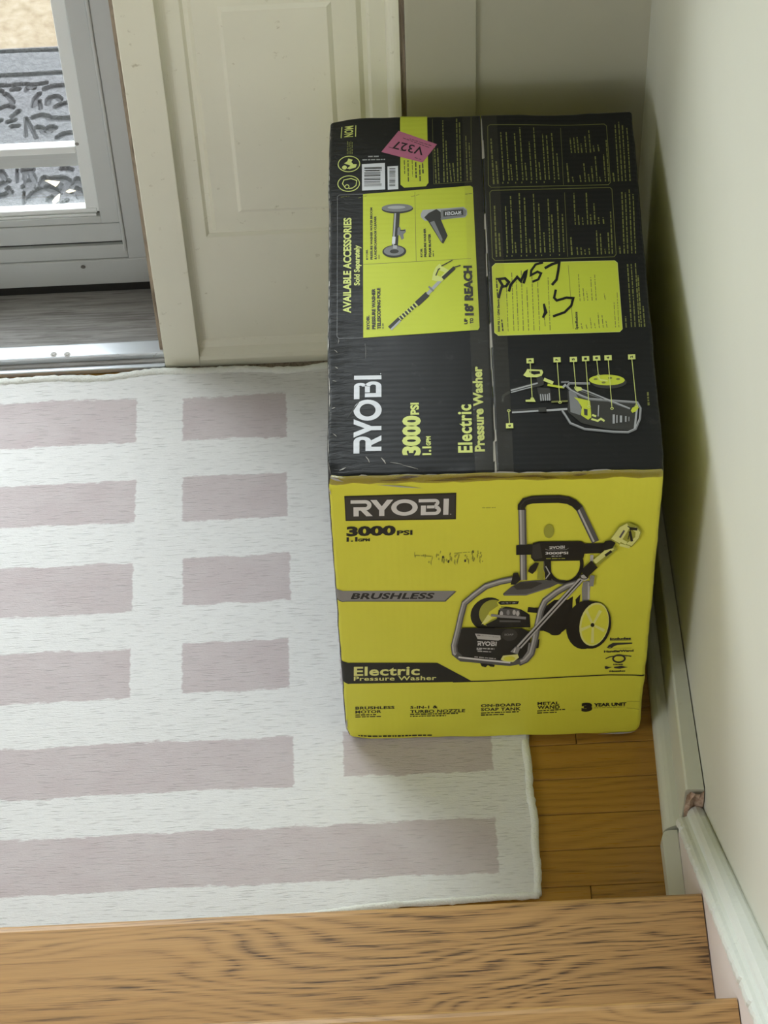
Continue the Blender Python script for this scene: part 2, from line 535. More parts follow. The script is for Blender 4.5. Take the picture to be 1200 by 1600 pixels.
# ------------------------------------------------------------------ right baseboard
br = empty('baseboard_right', (0.47, 0.26, 0))
tag(br, 'thick painted baseboard with broken raw end at the stair skirt', 'baseboard', 'structure')


def sweep(name, secs, m, parent, smooth=False, cap=True):
    """closed section rings given as lists of world points"""
    bm = bmesh.new()
    rr = [[bm.verts.new(Vector(p) - Vector(parent.location)) for p in s] for s in secs]
    n = len(rr[0])
    for A, B in zip(rr, rr[1:]):
        for i in range(n):
            bm.faces.new((A[i], A[(i + 1) % n], B[(i + 1) % n], B[i]))
    if cap:
        bm.faces.new(rr[0])
        bm.faces.new(rr[-1][::-1])
    return from_bm(name, bm, m, parent, smooth)


def bb_sec(y):
    X = wx(y)
    xf = 0.4612 + 0.0015 * math.sin(y * 9)
    return [(X, y, 0.0), (X - 0.0015, y, 0.1285), (xf + 0.003, y, 0.131), (xf + 0.0008, y, 0.129), (xf, y, 0.126), (xf, y, 0.0)]


YB = -0.180
sweep('board', [bb_sec(WY - (WY - YB) * i / 12) for i in range(13)], M['base'], br)
e = bb_sec(YB)
bm = bmesh.new()
g = []
for i in range(5):
    for j in range(8):
        xx = e[5][0] + 0.001 + (wx(YB) - 0.0025 - e[5][0]) * i / 4
        zz = 0.128 * j / 7
        g.append(bm.verts.new(Vector((xx, YB - 0.0005 - 0.006 * random.random() * (0.3 + j / 7), zz)) - br.location))
for i in range(4):
    for j in range(7):
        bm.faces.new((g[i * 8 + j], g[i * 8 + j + 1], g[i * 8 + 8 + j + 1], g[i * 8 + 8 + j]))
from_bm('split_end', bm, M['raw'], br)


def shoe_sec(y):
    xf = 0.4415 + (y - 0.08) * 0.0165
    xb = 0.4612
    wd = xb - xf
    pts = [(xb, y, 0.0), (xb, y, 0.0275)]
    for i in range(6):
        t = math.pi / 2 * i / 5
        pts.append((xf + wd * (1 - math.sin(t)) * 0.9, y, 0.008 + 0.019 * math.cos(t)))
    return pts + [(xf, y, 0.0)]


sweep('shoe_moulding', [shoe_sec(0.70 - (0.70 + 0.176) * i / 8) for i in range(9)], M['base'], br)

# ------------------------------------------------------------------ stair skirt with cap (trim_4)
t4 = empty('trim_4', (0.47, -0.3, 0))
tag(t4, 'chipped white stair skirt board with moulded cap on the right wall', 'skirting', 'structure')
SL = 0.90


def cz(y):
    return 0.186 + SL * (-0.30 - y)


XS = 0.4560
bm = bmesh.new()
ya, yb = -0.187, -2.15
pts = [(ya, -0.05), (ya, cz(ya) - 0.04), (yb, cz(yb) - 0.04), (yb, cz(yb) - 0.60), (-0.9, -0.05)]
for xx in (XS, wx(-1.2) - 0.0005):
    pass
v0 = [bm.verts.new(Vector((XS, a, b)) - t4.location) for a, b in pts]
v1 = [bm.verts.new(Vector((wx(a) - 0.0005, a, b)) - t4.location) for a, b in pts]
n = len(pts)
bm.faces.new(v0)
bm.faces.new(v1[::-1])
for i in range(n):
    bm.faces.new((v0[i], v0[(i + 1) % n], v1[(i + 1) % n], v1[i]))
from_bm('skirt_board', bm, M['skirt'], t4)


def cap_sec(y, part_, k):
    X = wx(y) + 0.002
    z = cz(y)
    j = 0.0016 * noise.noise((k * 0.9, 3.1, 0)) if k else 0
    c = 0.0050 * max(0, noise.noise((k * 0.9, 8.1, 0)) - 0.02)
    if part_ == 0:                             # upper bead against the wall
        return [(X, y, z), (X - 0.006, y, z + 0.006), (X - 0.013, y, z + 0.0085 + j), (0.4715, y, z + 0.006), (0.4665, y, z - 0.002), (0.4655, y, z - 0.012),
                (0.4655, y, z - 0.05), (X, y, z - 0.05)]
    return [(0.4656, y, z - 0.0135), (0.4615, y, z - 0.016), (0.4570, y, z - 0.0165 + j), (0.4525 + c, y, z - 0.020), (0.4505 + c * 1.4, y, z - 0.027 + j),
            (0.4512 + c, y, z - 0.036 + c), (0.4561, y, z - 0.040), (0.4656, y, z - 0.04)]


NS = 330
for q, nm in ((0, 'cap_bead'), (1, 'cap_lip')):
    sweep(nm, [cap_sec(ya + 0.004 * (1 - q) + (yb - ya) * i / NS, q, i) for i in range(NS + 1)], M['cap'], t4, False)
bm = bmesh.new()
pl = [(0.4320, -0.40), (0.4320, -0.193), (0.4333, -0.186), (0.4365, -0.1815), (0.441, -0.1800), (0.4555, -0.1800), (0.4555, -0.40)]
a = [bm.verts.new(Vector((x, yy, 0.0)) - t4.location) for x, yy in pl]
b = [bm.verts.new(Vector((x + (0.0012 if i < 5 else 0), yy - (0.001 if 1 < i < 6 else 0), 0.023)) - t4.location) for i, (x, yy) in enumerate(pl)]
n = len(pl)
bm.faces.new(a)
bm.faces.new(b[::-1])
for i in range(n):
    bm.faces.new((a[i], a[(i + 1) % n], b[(i + 1) % n], b[i]))
from_bm('shoe_block', bm, M['base'], t4)

# ------------------------------------------------------------------ staircase
RISE, RUN, NY = 0.20, 0.2457, -0.3714
st = empty('staircase', (-0.5, -0.5, 0))
tag(st, 'varnished oak stairs rising from the landing towards the viewer', 'stairs')
for i in range(7):
    z = RISE * (i + 1)
    yn = NY - RUN * i
    pr = []
    for k in range(7):
        t = math.pi * (k / 6 - 0.5)
        pr.append((yn - 0.0125 + 0.0125 * math.cos(t), z - 0.0125 + 0.0125 * math.sin(t)))
    pr = pr + [(yn - RUN - 0.03, z), (yn - RUN - 0.03, z - 0.025)]
    prism('tread', [(p + 0.5, q) for p, q in pr], (-1.098, 0, 0), (XS - 0.0015 + 0.5, 0, 0), (0, 1, 0), (0, 0, 1), M['tread'], st)
    box('riser', -1.098, XS - 0.002 + 0.5, yn - 0.046 + 0.5, yn - 0.028 + 0.5, z - RISE + (0 if i == 0 else 0.0005), z - 0.0255, M['skirt'], st)
tag(box('floor_upper', -1.6, 0.60, -5.5, NY - RUN * 7 - 0.031, 1.30, 1.58, M['plank']), 'upper hallway floor behind the stairs', 'floor', 'structure')

# ------------------------------------------------------------------ rug
RX0, RX1, RY0, RY1, RT = -1.30, 0.2575, -0.2635, 0.7000, 0.007


def q_rect(tl, tr, br_, bl):
    P = [atz(*p, RT) for p in (tl, tr, br_, bl)]
    xa = (P[0].x + P[3].x) / 2
    xb = (P[1].x + P[2].x) / 2
    ya_ = (P[2].y + P[3].y) / 2
    yb_ = (P[0].y + P[1].y) / 2
    return (xa, xb, ya_, yb_)


RR = [q_rect((-200, 642), (212, 623), (214, 691), (-200, 711)), q_rect((285.6, 621.6), (446.6, 615), (448, 682), (285.6, 688)),
      q_rect((-200, 770), (217, 751), (206, 815), (-200, 836)), q_rect((285, 747), (449, 736), (448, 807), (285, 814)),
      q_rect((-200, 896), (210, 882), (204, 956), (-200, 976)), q_rect((285, 871), (453, 866), (453, 938), (286, 946)),
      q_rect((-200, 1029), (203, 1017), (203, 1089), (-200, 1113)), q_rect((282, 1006), (453, 998), (450, 1077), (287, 1082)),
      q_rect((-200, 1184), (460, 1148), (457, 1227), (-200, 1263)), q_rect((536, 1143), (768, 1131), (769, 1203), (537, 1216)),
      q_rect((-200, 1328), (775, 1271), (778, 1352), (-200, 1422))]
for a, b in ((0, 1), (2, 3), (4, 5), (6, 7)):            # the pattern goes on under the box
    x0_, x1_, y0_, y1_ = RR[b]
    RR.append((RR[9][0], RR[9][1], y0_, y1_))

for i_ in (0, 2, 4, 6, 8, 10):                       # and on towards the left, out of frame
    x0_, x1_, y0_, y1_ = RR[i_]
    RR.append((RX0 + 0.06 + 0.03 * (i_ % 4), x0_ - 0.07, y0_, y1_))

k = NT('woven_rug')
base = k.n('ShaderNodeTexCoord').outputs['Object']
dn = k.n('ShaderNodeTexNoise', {'Vector': k.coords((25, 90, 1)), 'Scale': 1.0, 'Detail': 4.0, 'Roughness': 0.7})
dis = k.n('ShaderNodeVectorMath', {0: dn.outputs['Color'], 1: (0.5, 0.5, 0.5)}, operation='SUBTRACT')
dis2 = k.n('ShaderNodeVectorMath', {0: dis.outputs[0], 1: (0.012, 0.020, 0)}, operation='MULTIPLY')
pos = k.n('ShaderNodeVectorMath', {0: base, 1: dis2.outputs[0]}, operation='ADD').outputs[0]
acc = None
for (a, b, c, d) in RR:
    s1 = k.n('ShaderNodeVectorMath', {0: pos, 1: ((a + b) / 2, (c + d) / 2, 0)}, operation='SUBTRACT')
    s2 = k.n('ShaderNodeVectorMath', {0: s1.outputs[0]}, operation='ABSOLUTE')
    s3 = k.n('ShaderNodeVectorMath', {0: s2.outputs[0], 1: ((b - a) / 2, (d - c) / 2, 0)}, operation='SUBTRACT')
    sp = k.n('ShaderNodeSeparateXYZ', {0: s3.outputs[0]})
    m_ = k.math('MAXIMUM', sp.outputs[0], sp.outputs[1])
    acc = m_ if acc is None else k.math('MINIMUM', acc, m_)
mask = k.math('MULTIPLY', k.math('SUBTRACT', 0.0012, acc), 420, True)
fade = k.noise(k.coords((14, 22, 1)), 1.0, 4, 0.6)
thread = k.noise(k.coords((45, 520, 1)), 1.0, 3, 0.7)
fine = k.noise(k.coords((300, 700, 1)), 1.0, 2, 0.6)
mask = k.math('MULTIPLY', mask, k.math('ADD', 0.62, k.math('MULTIPLY', fade, 0.5), True))
mask = k.math('MULTIPLY', mask, k.math('ADD', 0.55, k.math('MULTIPLY', thread, 0.8), True))
col = k.mix(thread, (0.68, 0.675, 0.66), (0.84, 0.835, 0.82))
pink = k.mix(thread, (0.44, 0.365, 0.37), (0.60, 0.525, 0.53))
col = k.mix(mask, col, pink)
dash = k.math('MULTIPLY', k.math('SUBTRACT', k.noise(k.coords((38, 430, 1), (3, 1, 0)), 1.0, 2, 0.5), 0.57, True), 9, True)
col = k.mix(k.math('MULTIPLY', dash, 0.30), col, (0.33, 0.31, 0.30))
k.set('Base Color', col)
k.set('Roughness', 0.95)
k.set('Specular IOR Level', 0.1)
hgt = k.math('ADD', k.math('MULTIPLY', thread, 0.8), k.math('MULTIPLY', fine, 0.5))
hgt = k.math('SUBTRACT', hgt, k.math('MULTIPLY', dash, 0.6))
k.bump(hgt, 0.7, 0.0014)
M['rug'] = k.m
k = NT('rug_binding')
v = k.coords((300, 300, 300))
nn = k.noise(v, 1, 2, 0.6)
k.set('Base Color', k.mix(nn, (0.74, 0.75, 0.69), (0.88, 0.89, 0.84)))
k.set('Roughness', 0.95)
k.bump(nn, 0.8, 0.002)
M['hem'] = k.m

HX = atz(600, 1410, 0.01).x


def rug_z(x, y):
    e_ = 0.0075 * math.exp(-((x - HX) / 0.075) ** 2) * math.exp(-((y - rug_y0(x)) / 0.035) ** 2)        # curled hem at the stair
    d_ = 0.0045 * math.exp(-((x - 0.0 + 0.20) / 0.3) ** 2) * math.exp(-((y - RY1) / 0.03) ** 2) * (0.6 + 0.4 * math.sin(x * 22))
    f_ = 0.0016 * noise.noise((x * 5, y * 6, 0.3)) * min(1.0, max(0.0, (-0.02 - x) / 0.05))
    return RT + e_ + d_ + f_


def rug_y0(x):
    return RY0 - 0.016 * min(1.0, max(0.0, (0.20 - x) / 0.30))


def rug_edge_y1(x):
    return RY1 + 0.0025 * math.sin(x * 19) + 0.002 * math.sin(x * 41 + 1)


rug = empty('rug', (-0.5, 0.2, 0))
tag(rug, 'cream woven rug with faded mauve brick pattern covering the landing', 'rug')
bm = bmesh.new()
NX, NYY = 150, 96
g = []
for i in range(NX + 1):
    for j in range(NYY + 1):
        x = RX0 + (RX1 - RX0) * i / NX
        y1 = rug_edge_y1(x)
        y0r = rug_y0(x)
        y = y0r + (y1 - y0r) * j / NYY
        g.append(bm.verts.new((x, y, rug_z(x, y))))
S = NYY + 1
for i in range(NX):
    for j in range(NYY):
        bm.faces.new((g[i * S + j], g[i * S + S + j], g[i * S + S + j + 1], g[i * S + j + 1]))
lo = [bm.verts.new((x, y, 0.0008)) for x, y in ((RX0, RY0), (RX1, RY0), (RX1, RY1), (RX0, RY1))]
bm.faces.new(lo[::-1])
ro = from_bm('woven_field', bm, M['rug'], rug, True)
ro.matrix_parent_inverse = Matrix.Translation(-rug.location)


def tube(name, pts, rw, rh, m, parent, nseg=8, jitter=0.0, squash=None):
    bm = bmesh.new()
    rings = []
    for i, p in enumerate(pts):
        p = Vector(p)
        d = (Vector(pts[min(i + 1, len(pts) - 1)]) - Vector(pts[max(i - 1, 0)])).normalized()
        side = d.cross(Vector((0, 0, 1))).normalized()
        jr = 1 + jitter * noise.noise((p.x * 120, p.y * 120, 0))
        hs = 1.0
        if squash and squash[0] < p.y < squash[1]:        # pressed flat under the carton
            hs, p = 0.5, Vector((p.x, p.y, 0.0032))
        rings.append([bm.verts.new(p + side * (rw * jr * math.cos(a)) + Vector((0, 0, 1)) * (rh * hs * jr * math.sin(a)))
                      for a in [2 * math.pi * q / nseg for q in range(nseg)]])
    for A, B in zip(rings, rings[1:]):
        for q in range(nseg):
            bm.faces.new((A[q], A[(q + 1) % nseg], B[(q + 1) % nseg], B[q]))
    bm.faces.new(rings[0][::-1])
    bm.faces.new(rings[-1])
    o = from_bm(name, bm, m, parent, True)
    if parent:
        o.matrix_parent_inverse = Matrix.Translation(-parent.location)
    return o


def hx(y):
    return RX1 + 0.0012 * math.sin(y * 30) + 0.001 * math.sin(y * 77)


tube('hem', [(hx(RY0 + (RY1 - RY0) * i / 160), RY0 + (RY1 - RY0) * i / 160, 0.0058) for i in range(161)], 0.0058, 0.0055, M['hem'], rug, 8, 0.35, (-0.012, 0.64))
tube('hem', [(RX0 + (RX1 - RX0) * i / 260, rug_edge_y1(RX0 + (RX1 - RX0) * i / 260),
              max(0.0058, rug_z(RX0 + (RX1 - RX0) * i / 260, RY1) - 0.001)) for i in range(261)], 0.0062, 0.0056, M['hem'], rug, 8, 0.35)
tube('hem', [(RX0 + (RX1 - RX0) * i / 260, rug_y0(RX0 + (RX1 - RX0) * i / 260), max(0.0058, rug_z(RX0 + (RX1 - RX0) * i / 260, rug_y0(RX0 + (RX1 - RX0) * i / 260)) - 0.001)) for i in range(261)], 0.005, 0.0052, M['hem'], rug, 8, 0.35)

# ------------------------------------------------------------------ the carton
BW, BD, BH = 0.42, 0.6284, 0.6212
BR = 0.0055
box_root = empty('cardboard_box', (0, 0, 0.0078), math.radians(-1.7786))
tag(box_root, 'tall yellow and black pressure washer carton standing on the rug', 'box')


def homography(src, dst):
    A = []
    for (x, y), (u, v) in zip(src, dst):
        A.append([x, y, 1, 0, 0, 0, -u * x, -u * y, -u])
        A.append([0, 0, 0, x, y, 1, -v * x, -v * y, -v])
    return np.linalg.svd(np.array(A, float))[2][-1].reshape(3, 3)


HOM = {'front': homography([(512, 742), (1040, 738), (1000, 1155), (545, 1157)], [(0, BH), (BW, BH), (BW, 0), (0, 0)]),
       'top': homography([(512, 742), (1040, 738), (985, 178), (509, 179)], [(0, 0), (BW, 0), (BW, BD), (0, BD)])}


def uv(face, p):
    q = HOM[face] @ np.array([p[0], p[1], 1.0])
    return (q[0] / q[2], q[1] / q[2])


DIM = Vector((BW, BD, BH))


def dent(p):
    ds = sorted((p.x, BW - p.x, p.y, BD - p.y, p.z, BH - p.z))
    e = math.exp(-(ds[1] / 0.010) ** 2)
    d = Vector((0, 0, 0))
    if e > 0.002:
        d += (noise.noise_vector(p * 40) * 0.0009 + noise.noise_vector(p * 17) * 0.0016) * e
    for c, rad, vec in (((0, 0, BH), 0.016, (0.002, 0.006, -0.005)), ((0, 0, 0), 0.022, (0.004, 0.002, 0.003)), ((BW, 0, 0), 0.012, (-0.003, 0.002, 0.002)),
                        ((BW, 0, BH), 0.025, (-0.001, 0.003, -0.003)), ((0.33, BD, BH), 0.05, (0, 0, -0.003)), ((0, BD, BH), 0.03, (0.002, -0.003, -0.004))):
        q = (p - Vector(c)).length
        if q < rad * 2.2:
            d += Vector(vec) * math.exp(-(q / rad) ** 2)
    return d


def surf(face, u, v, off=0.0):
    p = Vector({'front': (u, 0, v), 'back': (u, BD, v), 'left': (0, u, v), 'right': (BW, u, v), 'top': (u, v, BH), 'bottom': (u, v, 0)}[face])
    c = Vector((min(max(p.x, BR), BW - BR), min(max(p.y, BR), BD - BR), min(max(p.z, BR), BH - BR)))
    if face in ('front', 'back', 'left', 'right'):
        pass
    n = (p - c)
    n.normalize()
    r_ = c + n * (BR + off) + dent(p)
    r_.z = max(r_.z, 0.0)
    return r_


def steps(a, b, lim, n):
    s = {a, b}
    for e in (0.0012, 0.0025, 0.004, 0.0055, 0.009, 0.013, 0.018, 0.024):
        for q in (e, lim - e):
            if a < q < b:
                s.add(q)
    for i in range(n + 1):
        q = a + (b - a) * i / n
        if min(q, lim - q) > 0.026:
            s.add(q)
    return sorted(s)


def panel(name, face, u0, u1, v0, v1, ul, vl, m, n=70, parent=None):
    U, V = steps(u0, u1, ul, n), steps(v0, v1, vl, n)
    bm = bmesh.new()
    G = [[bm.verts.new(surf(face, u, v)) for v in V] for u in U]
    for i in range(len(U) - 1):
        for j in range(len(V) - 1):
            bm.faces.new((G[i][j], G[i + 1][j], G[i + 1][j + 1], G[i][j + 1]))
    cen = DIM / 2
    me = bpy.data.meshes.new(name)
    bm.normal_update()
    f0 = bm.faces[:][len(bm.faces) // 2] if False else None
    bm.faces.ensure_lookup_table()
    ff = bm.faces[len(bm.faces) // 2]
    if ff.normal.dot(ff.calc_center_median() - cen) < 0:
        bmesh.ops.reverse_faces(bm, faces=bm.faces)
    bm.to_mesh(me)
    bm.free()
    o = link(name, me, m, parent or box_root, True)
    sd = o.modifiers.new('board', 'SOLIDIFY')
    sd.thickness = 0.004
    sd.offset = -1.0
    return o


def print_mat(name, col, rough=0.38, flute=(0, 1, 0), amt=0.35, smear=0.0, crumple=0.0, spec=0.25):
    k = NT(name)
    v = k.coords()
    n1 = k.noise(v, 9, 5, 0.6)
    n2 = k.noise(v, 60, 4, 0.6)
    c = k.mix(k.math('MULTIPLY', n1, 0.5), col, [x * 0.82 for x in col])
    if smear:
        c = k.mix(k.math('MULTIPLY', k.math('SUBTRACT', n2, 0.62, True), smear, True), c, (0.25, 0.25, 0.23))
    k.set('Base Color', c)
    k.set('Roughness', k.math('ADD', rough - 0.08, k.math('MULTIPLY', n1, 0.2)))
    k.set('Specular IOR Level', spec)
    wv = k.n('ShaderNodeTexWave', {'Vector': k.coords((1, 1, 1)), 'Scale': 36.0, 'Distortion': 0.6, 'Detail': 1.0, 'Detail Scale': 1.0},
             wave_type='BANDS', bands_direction='Y' if flute[1] else 'X', wave_profile='SIN')
    h = k.math('MULTIPLY', wv.outputs['Fac'], amt)
    h = k.math('ADD', h, k.math('MULTIPLY', k.noise(v, 22, 3, 0.5), 0.8))
    if crumple:
        sp = k.n('ShaderNodeSeparateXYZ', {0: k.n('ShaderNodeTexCoord').outputs['Object']})
        ef = k.math('POWER', k.math('SUBTRACT', 1.0, k.math('MULTIPLY', sp.outputs[0], 9.0), True), 2.0)
        cr = k.noise(k.coords((30, 130, 60)), 1.0, 4, 0.6, 1.0)
        h = k.math('ADD', h, k.math('MULTIPLY', k.math('MULTIPLY', cr, ef), crumple))
    k.bump(h, 0.5, 0.0011)
    return k.m


TB = print_mat('black_print', (0.009, 0.0098, 0.0098), 0.36, (0, 1, 0), 0.22, 0.35, 4.0)
TY = print_mat('lime_print', (0.56, 0.63, 0.055), 0.42, (0, 1, 0), 0.22, 0, 0)
TYD = print_mat('dim_lime_print', (0.20, 0.21, 0.06), 0.42, (0, 1, 0), 0.2)
TYL = print_mat('pale_lime_print', (0.66, 0.72, 0.22), 0.42, (0, 1, 0), 0.2)
TW = print_mat('white_print', (0.72, 0.74, 0.78), 0.40, (0, 1, 0), 0.22, 0, 0)
TG = print_mat('grey_print', (0.22, 0.225, 0.23), 0.4, (0, 1, 0), 0.2)
TGL = print_mat('light_grey_print', (0.42, 0.43, 0.44), 0.4, (0, 1, 0), 0.2)
TK = print_mat('charcoal_print', (0.045, 0.045, 0.04), 0.42, (0, 1, 0), 0.2)
TPK = print_mat('pink_label_paper', (0.50, 0.16, 0.26), 0.6, (0, 1, 0), 0.1)
FY = print_mat('yellow_front_print', (0.74, 0.715, 0.065), 0.45, (1, 0, 0), 0.10)
FYL = print_mat('pale_yellow_front_print', (0.76, 0.75, 0.26), 0.45, (1, 0, 0), 0.1)
FYM = print_mat('olive_front_print', (0.36, 0.36, 0.05), 0.45, (1, 0, 0), 0.1)
FK = print_mat('black_front_print', (0.022, 0.020, 0.016), 0.45, (1, 0, 0), 0.1)
FD = print_mat('dark_grey_front_print', (0.05, 0.046, 0.04), 0.45, (1, 0, 0), 0.1)
FG = print_mat('grey_front_print', (0.27, 0.26, 0.25), 0.45, (1, 0, 0), 0.1)
FGM = print_mat('mid_grey_front_print', (0.11, 0.105, 0.10), 0.45, (1, 0, 0), 0.1)
FGL = print_mat('silver_front_print', (0.52, 0.50, 0.48), 0.45, (1, 0, 0), 0.1)
FW = print_mat('white_front_print', (0.70, 0.68, 0.66), 0.45, (1, 0, 0), 0.1)
SCUFF_GLINT = print_mat('scuff_and_glint', (0.42, 0.40, 0.36), 0.6, (1, 0, 0), 0.3)  # pale scuffs, and the painted glint along the seam
KRAFT = print_mat('kraft_board', (0.40, 0.30, 0.18), 0.8, (1, 0, 0), 0.3)


def tape_mat(name, tint, g):
    k = NT(name)
    tr = k.n('ShaderNodeBsdfTransparent', {'Color': (*tint, 1)})
    v = k.coords((14, 60, 40))
    b = k.n('ShaderNodeBump', {'Height': k.noise(v, 1.5, 4, 0.6, 0.8), 'Strength': 0.8, 'Distance': 0.002})
    gl = k.n('ShaderNodeBsdfGlossy', {'Color': (1, 1, 1, 1), 'Roughness': 0.22, 'Normal': b.outputs[0]})
    mx = k.n('ShaderNodeMixShader', {0: g, 1: tr.outputs[0], 2: gl.outputs[0]})
    k.t.links.new(mx.outputs[0], k.out.inputs[0])
    return k.m


TAPE = tape_mat('clear_tape', (0.95, 0.94, 0.91), 0.04)
TAPE_B = tape_mat('aged_tape', (0.62, 0.57, 0.42), 0.10)

front = panel('front_panel', 'front', 0, BW, 0, BH, BW, BH, FY)
panel('left_panel', 'left', 0, BD, 0, BH, BD, BH, TB)
rp = panel('right_panel', 'right', 0, BD, 0, BH, BD, BH, FY)
rp.data.materials.append(TB)
for pg in rp.data.polygons:
    if pg.center.z > BH - 0.010:
        pg.material_index = 1
panel('back_panel', 'back', 0, BW, 0, BH, BW, BH, FY)
panel('bottom_panel', 'bottom', 0, BW, 0, BD, BW, BD, KRAFT)
SEAM = 0.2105
flapL = panel('top_flap', 'top', 0, SEAM - 0.0006, 0, BD, BW, BD, TB)
flapR = panel('top_flap', 'top', SEAM + 0.0006, BW, 0, BD, BW, BD, TB)

LSTEP = 0.00003


class Print:
    """flat print: polygons in photo pixels laid onto one face of the carton"""

    def __init__(s, name, face, parent, base=1):
        s.name, s.face, s.parent, s.layer = name, face, parent, base
        s.v, s.f, s.mi, s.mats = [], [], [], []

    def tri(s, pts, tris, m, layer):
        if m not in s.mats:
            s.mats.append(m)
        b = len(s.v)
        s.v += [(p[0], p[1], layer) for p in pts]
        for t in tris:
            s.f.append([b + i for i in t])
            s.mi.append(s.mats.index(m))

    def local(s, pts, m, layer=None):
        if layer is None:
            s.layer += 1
            layer = s.layer
        t = tessellate_polygon([[Vector((p[0], p[1], 0)) for p in pts]])
        s.tri(pts, t, m, layer)

    def poly(s, pts, m, layer=None):
        s.local([uv(s.face, p) for p in pts], m, layer)

    def ell(s, c, rx, ry, m, layer=None, rot=0.0, n=28, a0=0, a1=360):
        P = []
        for i in range(n + (0 if a1 - a0 >= 360 else 1)):
            t = math.radians(a0 + (a1 - a0) * i / n)
            x, y = rx * math.cos(t), ry * math.sin(t)
            P.append((c[0] + x * math.cos(rot) - y * math.sin(rot), c[1] + x * math.sin(rot) + y * math.cos(rot)))
        s.poly(P, m, layer)
        return P

    def line(s, pts, wd, m, layer=None, closed=False):
        """stroke of width wd (pixels)"""
        if layer is None:
            s.layer += 1
            layer = s.layer
        P = [Vector((p[0], p[1])) for p in pts]
        n = len(P)
        L, R = [], []
        for i in range(n):
            a = P[(i - 1) % n] if (i > 0 or closed) else None
            b = P[(i + 1) % n] if (i < n - 1 or closed) else None
            d1 = (P[i] - a).normalized() if a is not None else None
            d2 = (b - P[i]).normalized() if b is not None else None
            d = (d1 + d2) if d1 and d2 else (d1 or d2)
            d = d.normalized() if d.length > 1e-6 else d1
            nn = Vector((-d.y, d.x))
            k_ = 1.0
            if d1 and d2:
                k_ = 1 / max(0.5, nn.dot(Vector((-d1.y, d1.x))))
            ww = (wd[i] if isinstance(wd, (list, tuple)) else wd) / 2 * k_
            L.append(P[i] + nn * ww)
            R.append(P[i] - nn * ww)
        pts2, tr = [], []
        for i in range(n if closed else n - 1):
            j = (i + 1) % n
            b0 = len(pts2)
            pts2 += [uv(s.face, L[i]), uv(s.face, L[j]), uv(s.face, R[j]), uv(s.face, R[i])]
            tr += [(b0, b0 + 1, b0 + 2), (b0, b0 + 2, b0 + 3)]
        s.tri(pts2, tr, m, layer)

    def ring(s, c, rx, ry, wd, m, layer=None, rot=0.0, a0=0, a1=360, n=28):
        P = []
        for i in range(n + (0 if a1 - a0 >= 360 else 1)):
            t = math.radians(a0 + (a1 - a0) * i / n)
            x, y = rx * math.cos(t), ry * math.sin(t)
            P.append((c[0] + x * math.cos(rot) - y * math.sin(rot), c[1] + x * math.sin(rot) + y * math.cos(rot)))
        s.line(P, wd, m, layer, closed=(a1 - a0 >= 360))

    def words(s, a, b, wd, m, layer=None):
        """a line of print too small to read: word-long dashes between two pixels"""
        if layer is None:
            layer = s.layer
        A, B = Vector(a), Vector(b)
        L = (B - A).length
        t = 0.0
        while t < L:
            ln = min(random.uniform(2.2, 9.0), L - t)
            if ln > 0.6:
                s.line([A + (B - A) * (t / L), A + (B - A) * ((t + ln) / L)], wd * random.uniform(0.8, 1.1), m, layer)
            t += ln + random.uniform(1.0, 1.7)

    def glyphs(s, verts, tris, p0, p1, p2, m, layer, shear=0.0):
        x0, x1 = min(v[0] for v in verts), max(v[0] for v in verts)
        y1 = max(v[1] for v in verts)
        A, B, C = [Vector(uv(s.face, p)) for p in (p0, p1, p2)]
        P = [A + (B - A) * ((v[0] - x0) / (x1 - x0)) + (C - A) * (v[1] / y1) + (B - A).normalized() * (shear * (C - A).length * v[1] / y1) for v in verts]
        s.tri(P, tris, m, layer)

    def text(s, txt, p0, p1, p2, m, bold=0.02, layer=None, shear=0.0, space=1.0):
        """p0 p1: baseline from the first to the last letter, p2: top of the capitals above p0"""
        if layer is None:
            s.layer += 1
            layer = s.layer
        cu = bpy.data.curves.new('lettering', 'FONT')
        cu.body = txt
        cu.offset = bold
        cu.resolution_u = 3
        cu.space_character = space
        ob = bpy.data.objects.new('lettering', cu)
        COL.objects.link(ob)
        dg = bpy.context.evaluated_depsgraph_get()
        dg.update()
        me = ob.evaluated_get(dg).to_mesh()
        vs_ = [(v.co.x, v.co.y) for v in me.vertices]
        tr = []
        for p in me.polygons:
            ids = list(p.vertices)
            for q in range(1, len(ids) - 1):
                tr.append((ids[0], ids[q], ids[q + 1]))
        ob.evaluated_get(dg).to_mesh_clear()
        bpy.data.objects.remove(ob)
        bpy.data.curves.remove(cu)
        s.glyphs(vs_, tr, p0, p1, p2, m, layer, shear)

    def logo(s, p0, p1, p2, m, layer=None):
        if layer is None:
            s.layer += 1
            layer = s.layer
        V, T = [], []

        def add(pts):
            t = tessellate_polygon([[Vector((p[0], p[1], 0)) for p in pts]])
            b_ = len(V)
            V.extend(pts)
            T.extend([[b_ + i for i in q] for q in t])

        def rect(a, b_, c, d):
            add([(a, c), (b_, c), (b_, d), (a, d)])

        def bowl(cx, cy, ro, ri, a0=-90, a1=90, sx=1.0):
            n = 12
            o_ = [(cx + sx * ro * math.cos(math.radians(a0 + (a1 - a0) * i / n)), cy + ro * math.sin(math.radians(a0 + (a1 - a0) * i / n))) for i in range(n + 1)]
            i_ = [(cx + sx * ri * math.cos(math.radians(a0 + (a1 - a0) * i / n)), cy + ri * math.sin(math.radians(a0 + (a1 - a0) * i / n))) for i in range(n + 1)]
            for q in range(n):
                add([o_[q], o_[q + 1], i_[q + 1], i_[q]])
        x = 0.0
        rect(x, x + .72, .79, 1); bowl(x + .72, .68, .32, .11); rect(x + .14, x + .72, .36, .57)
        rect(x + .14, x + .40, 0, .36); add([(x + .50, .36), (x + .80, .36), (x + 1.10, 0), (x + .78, 0)])
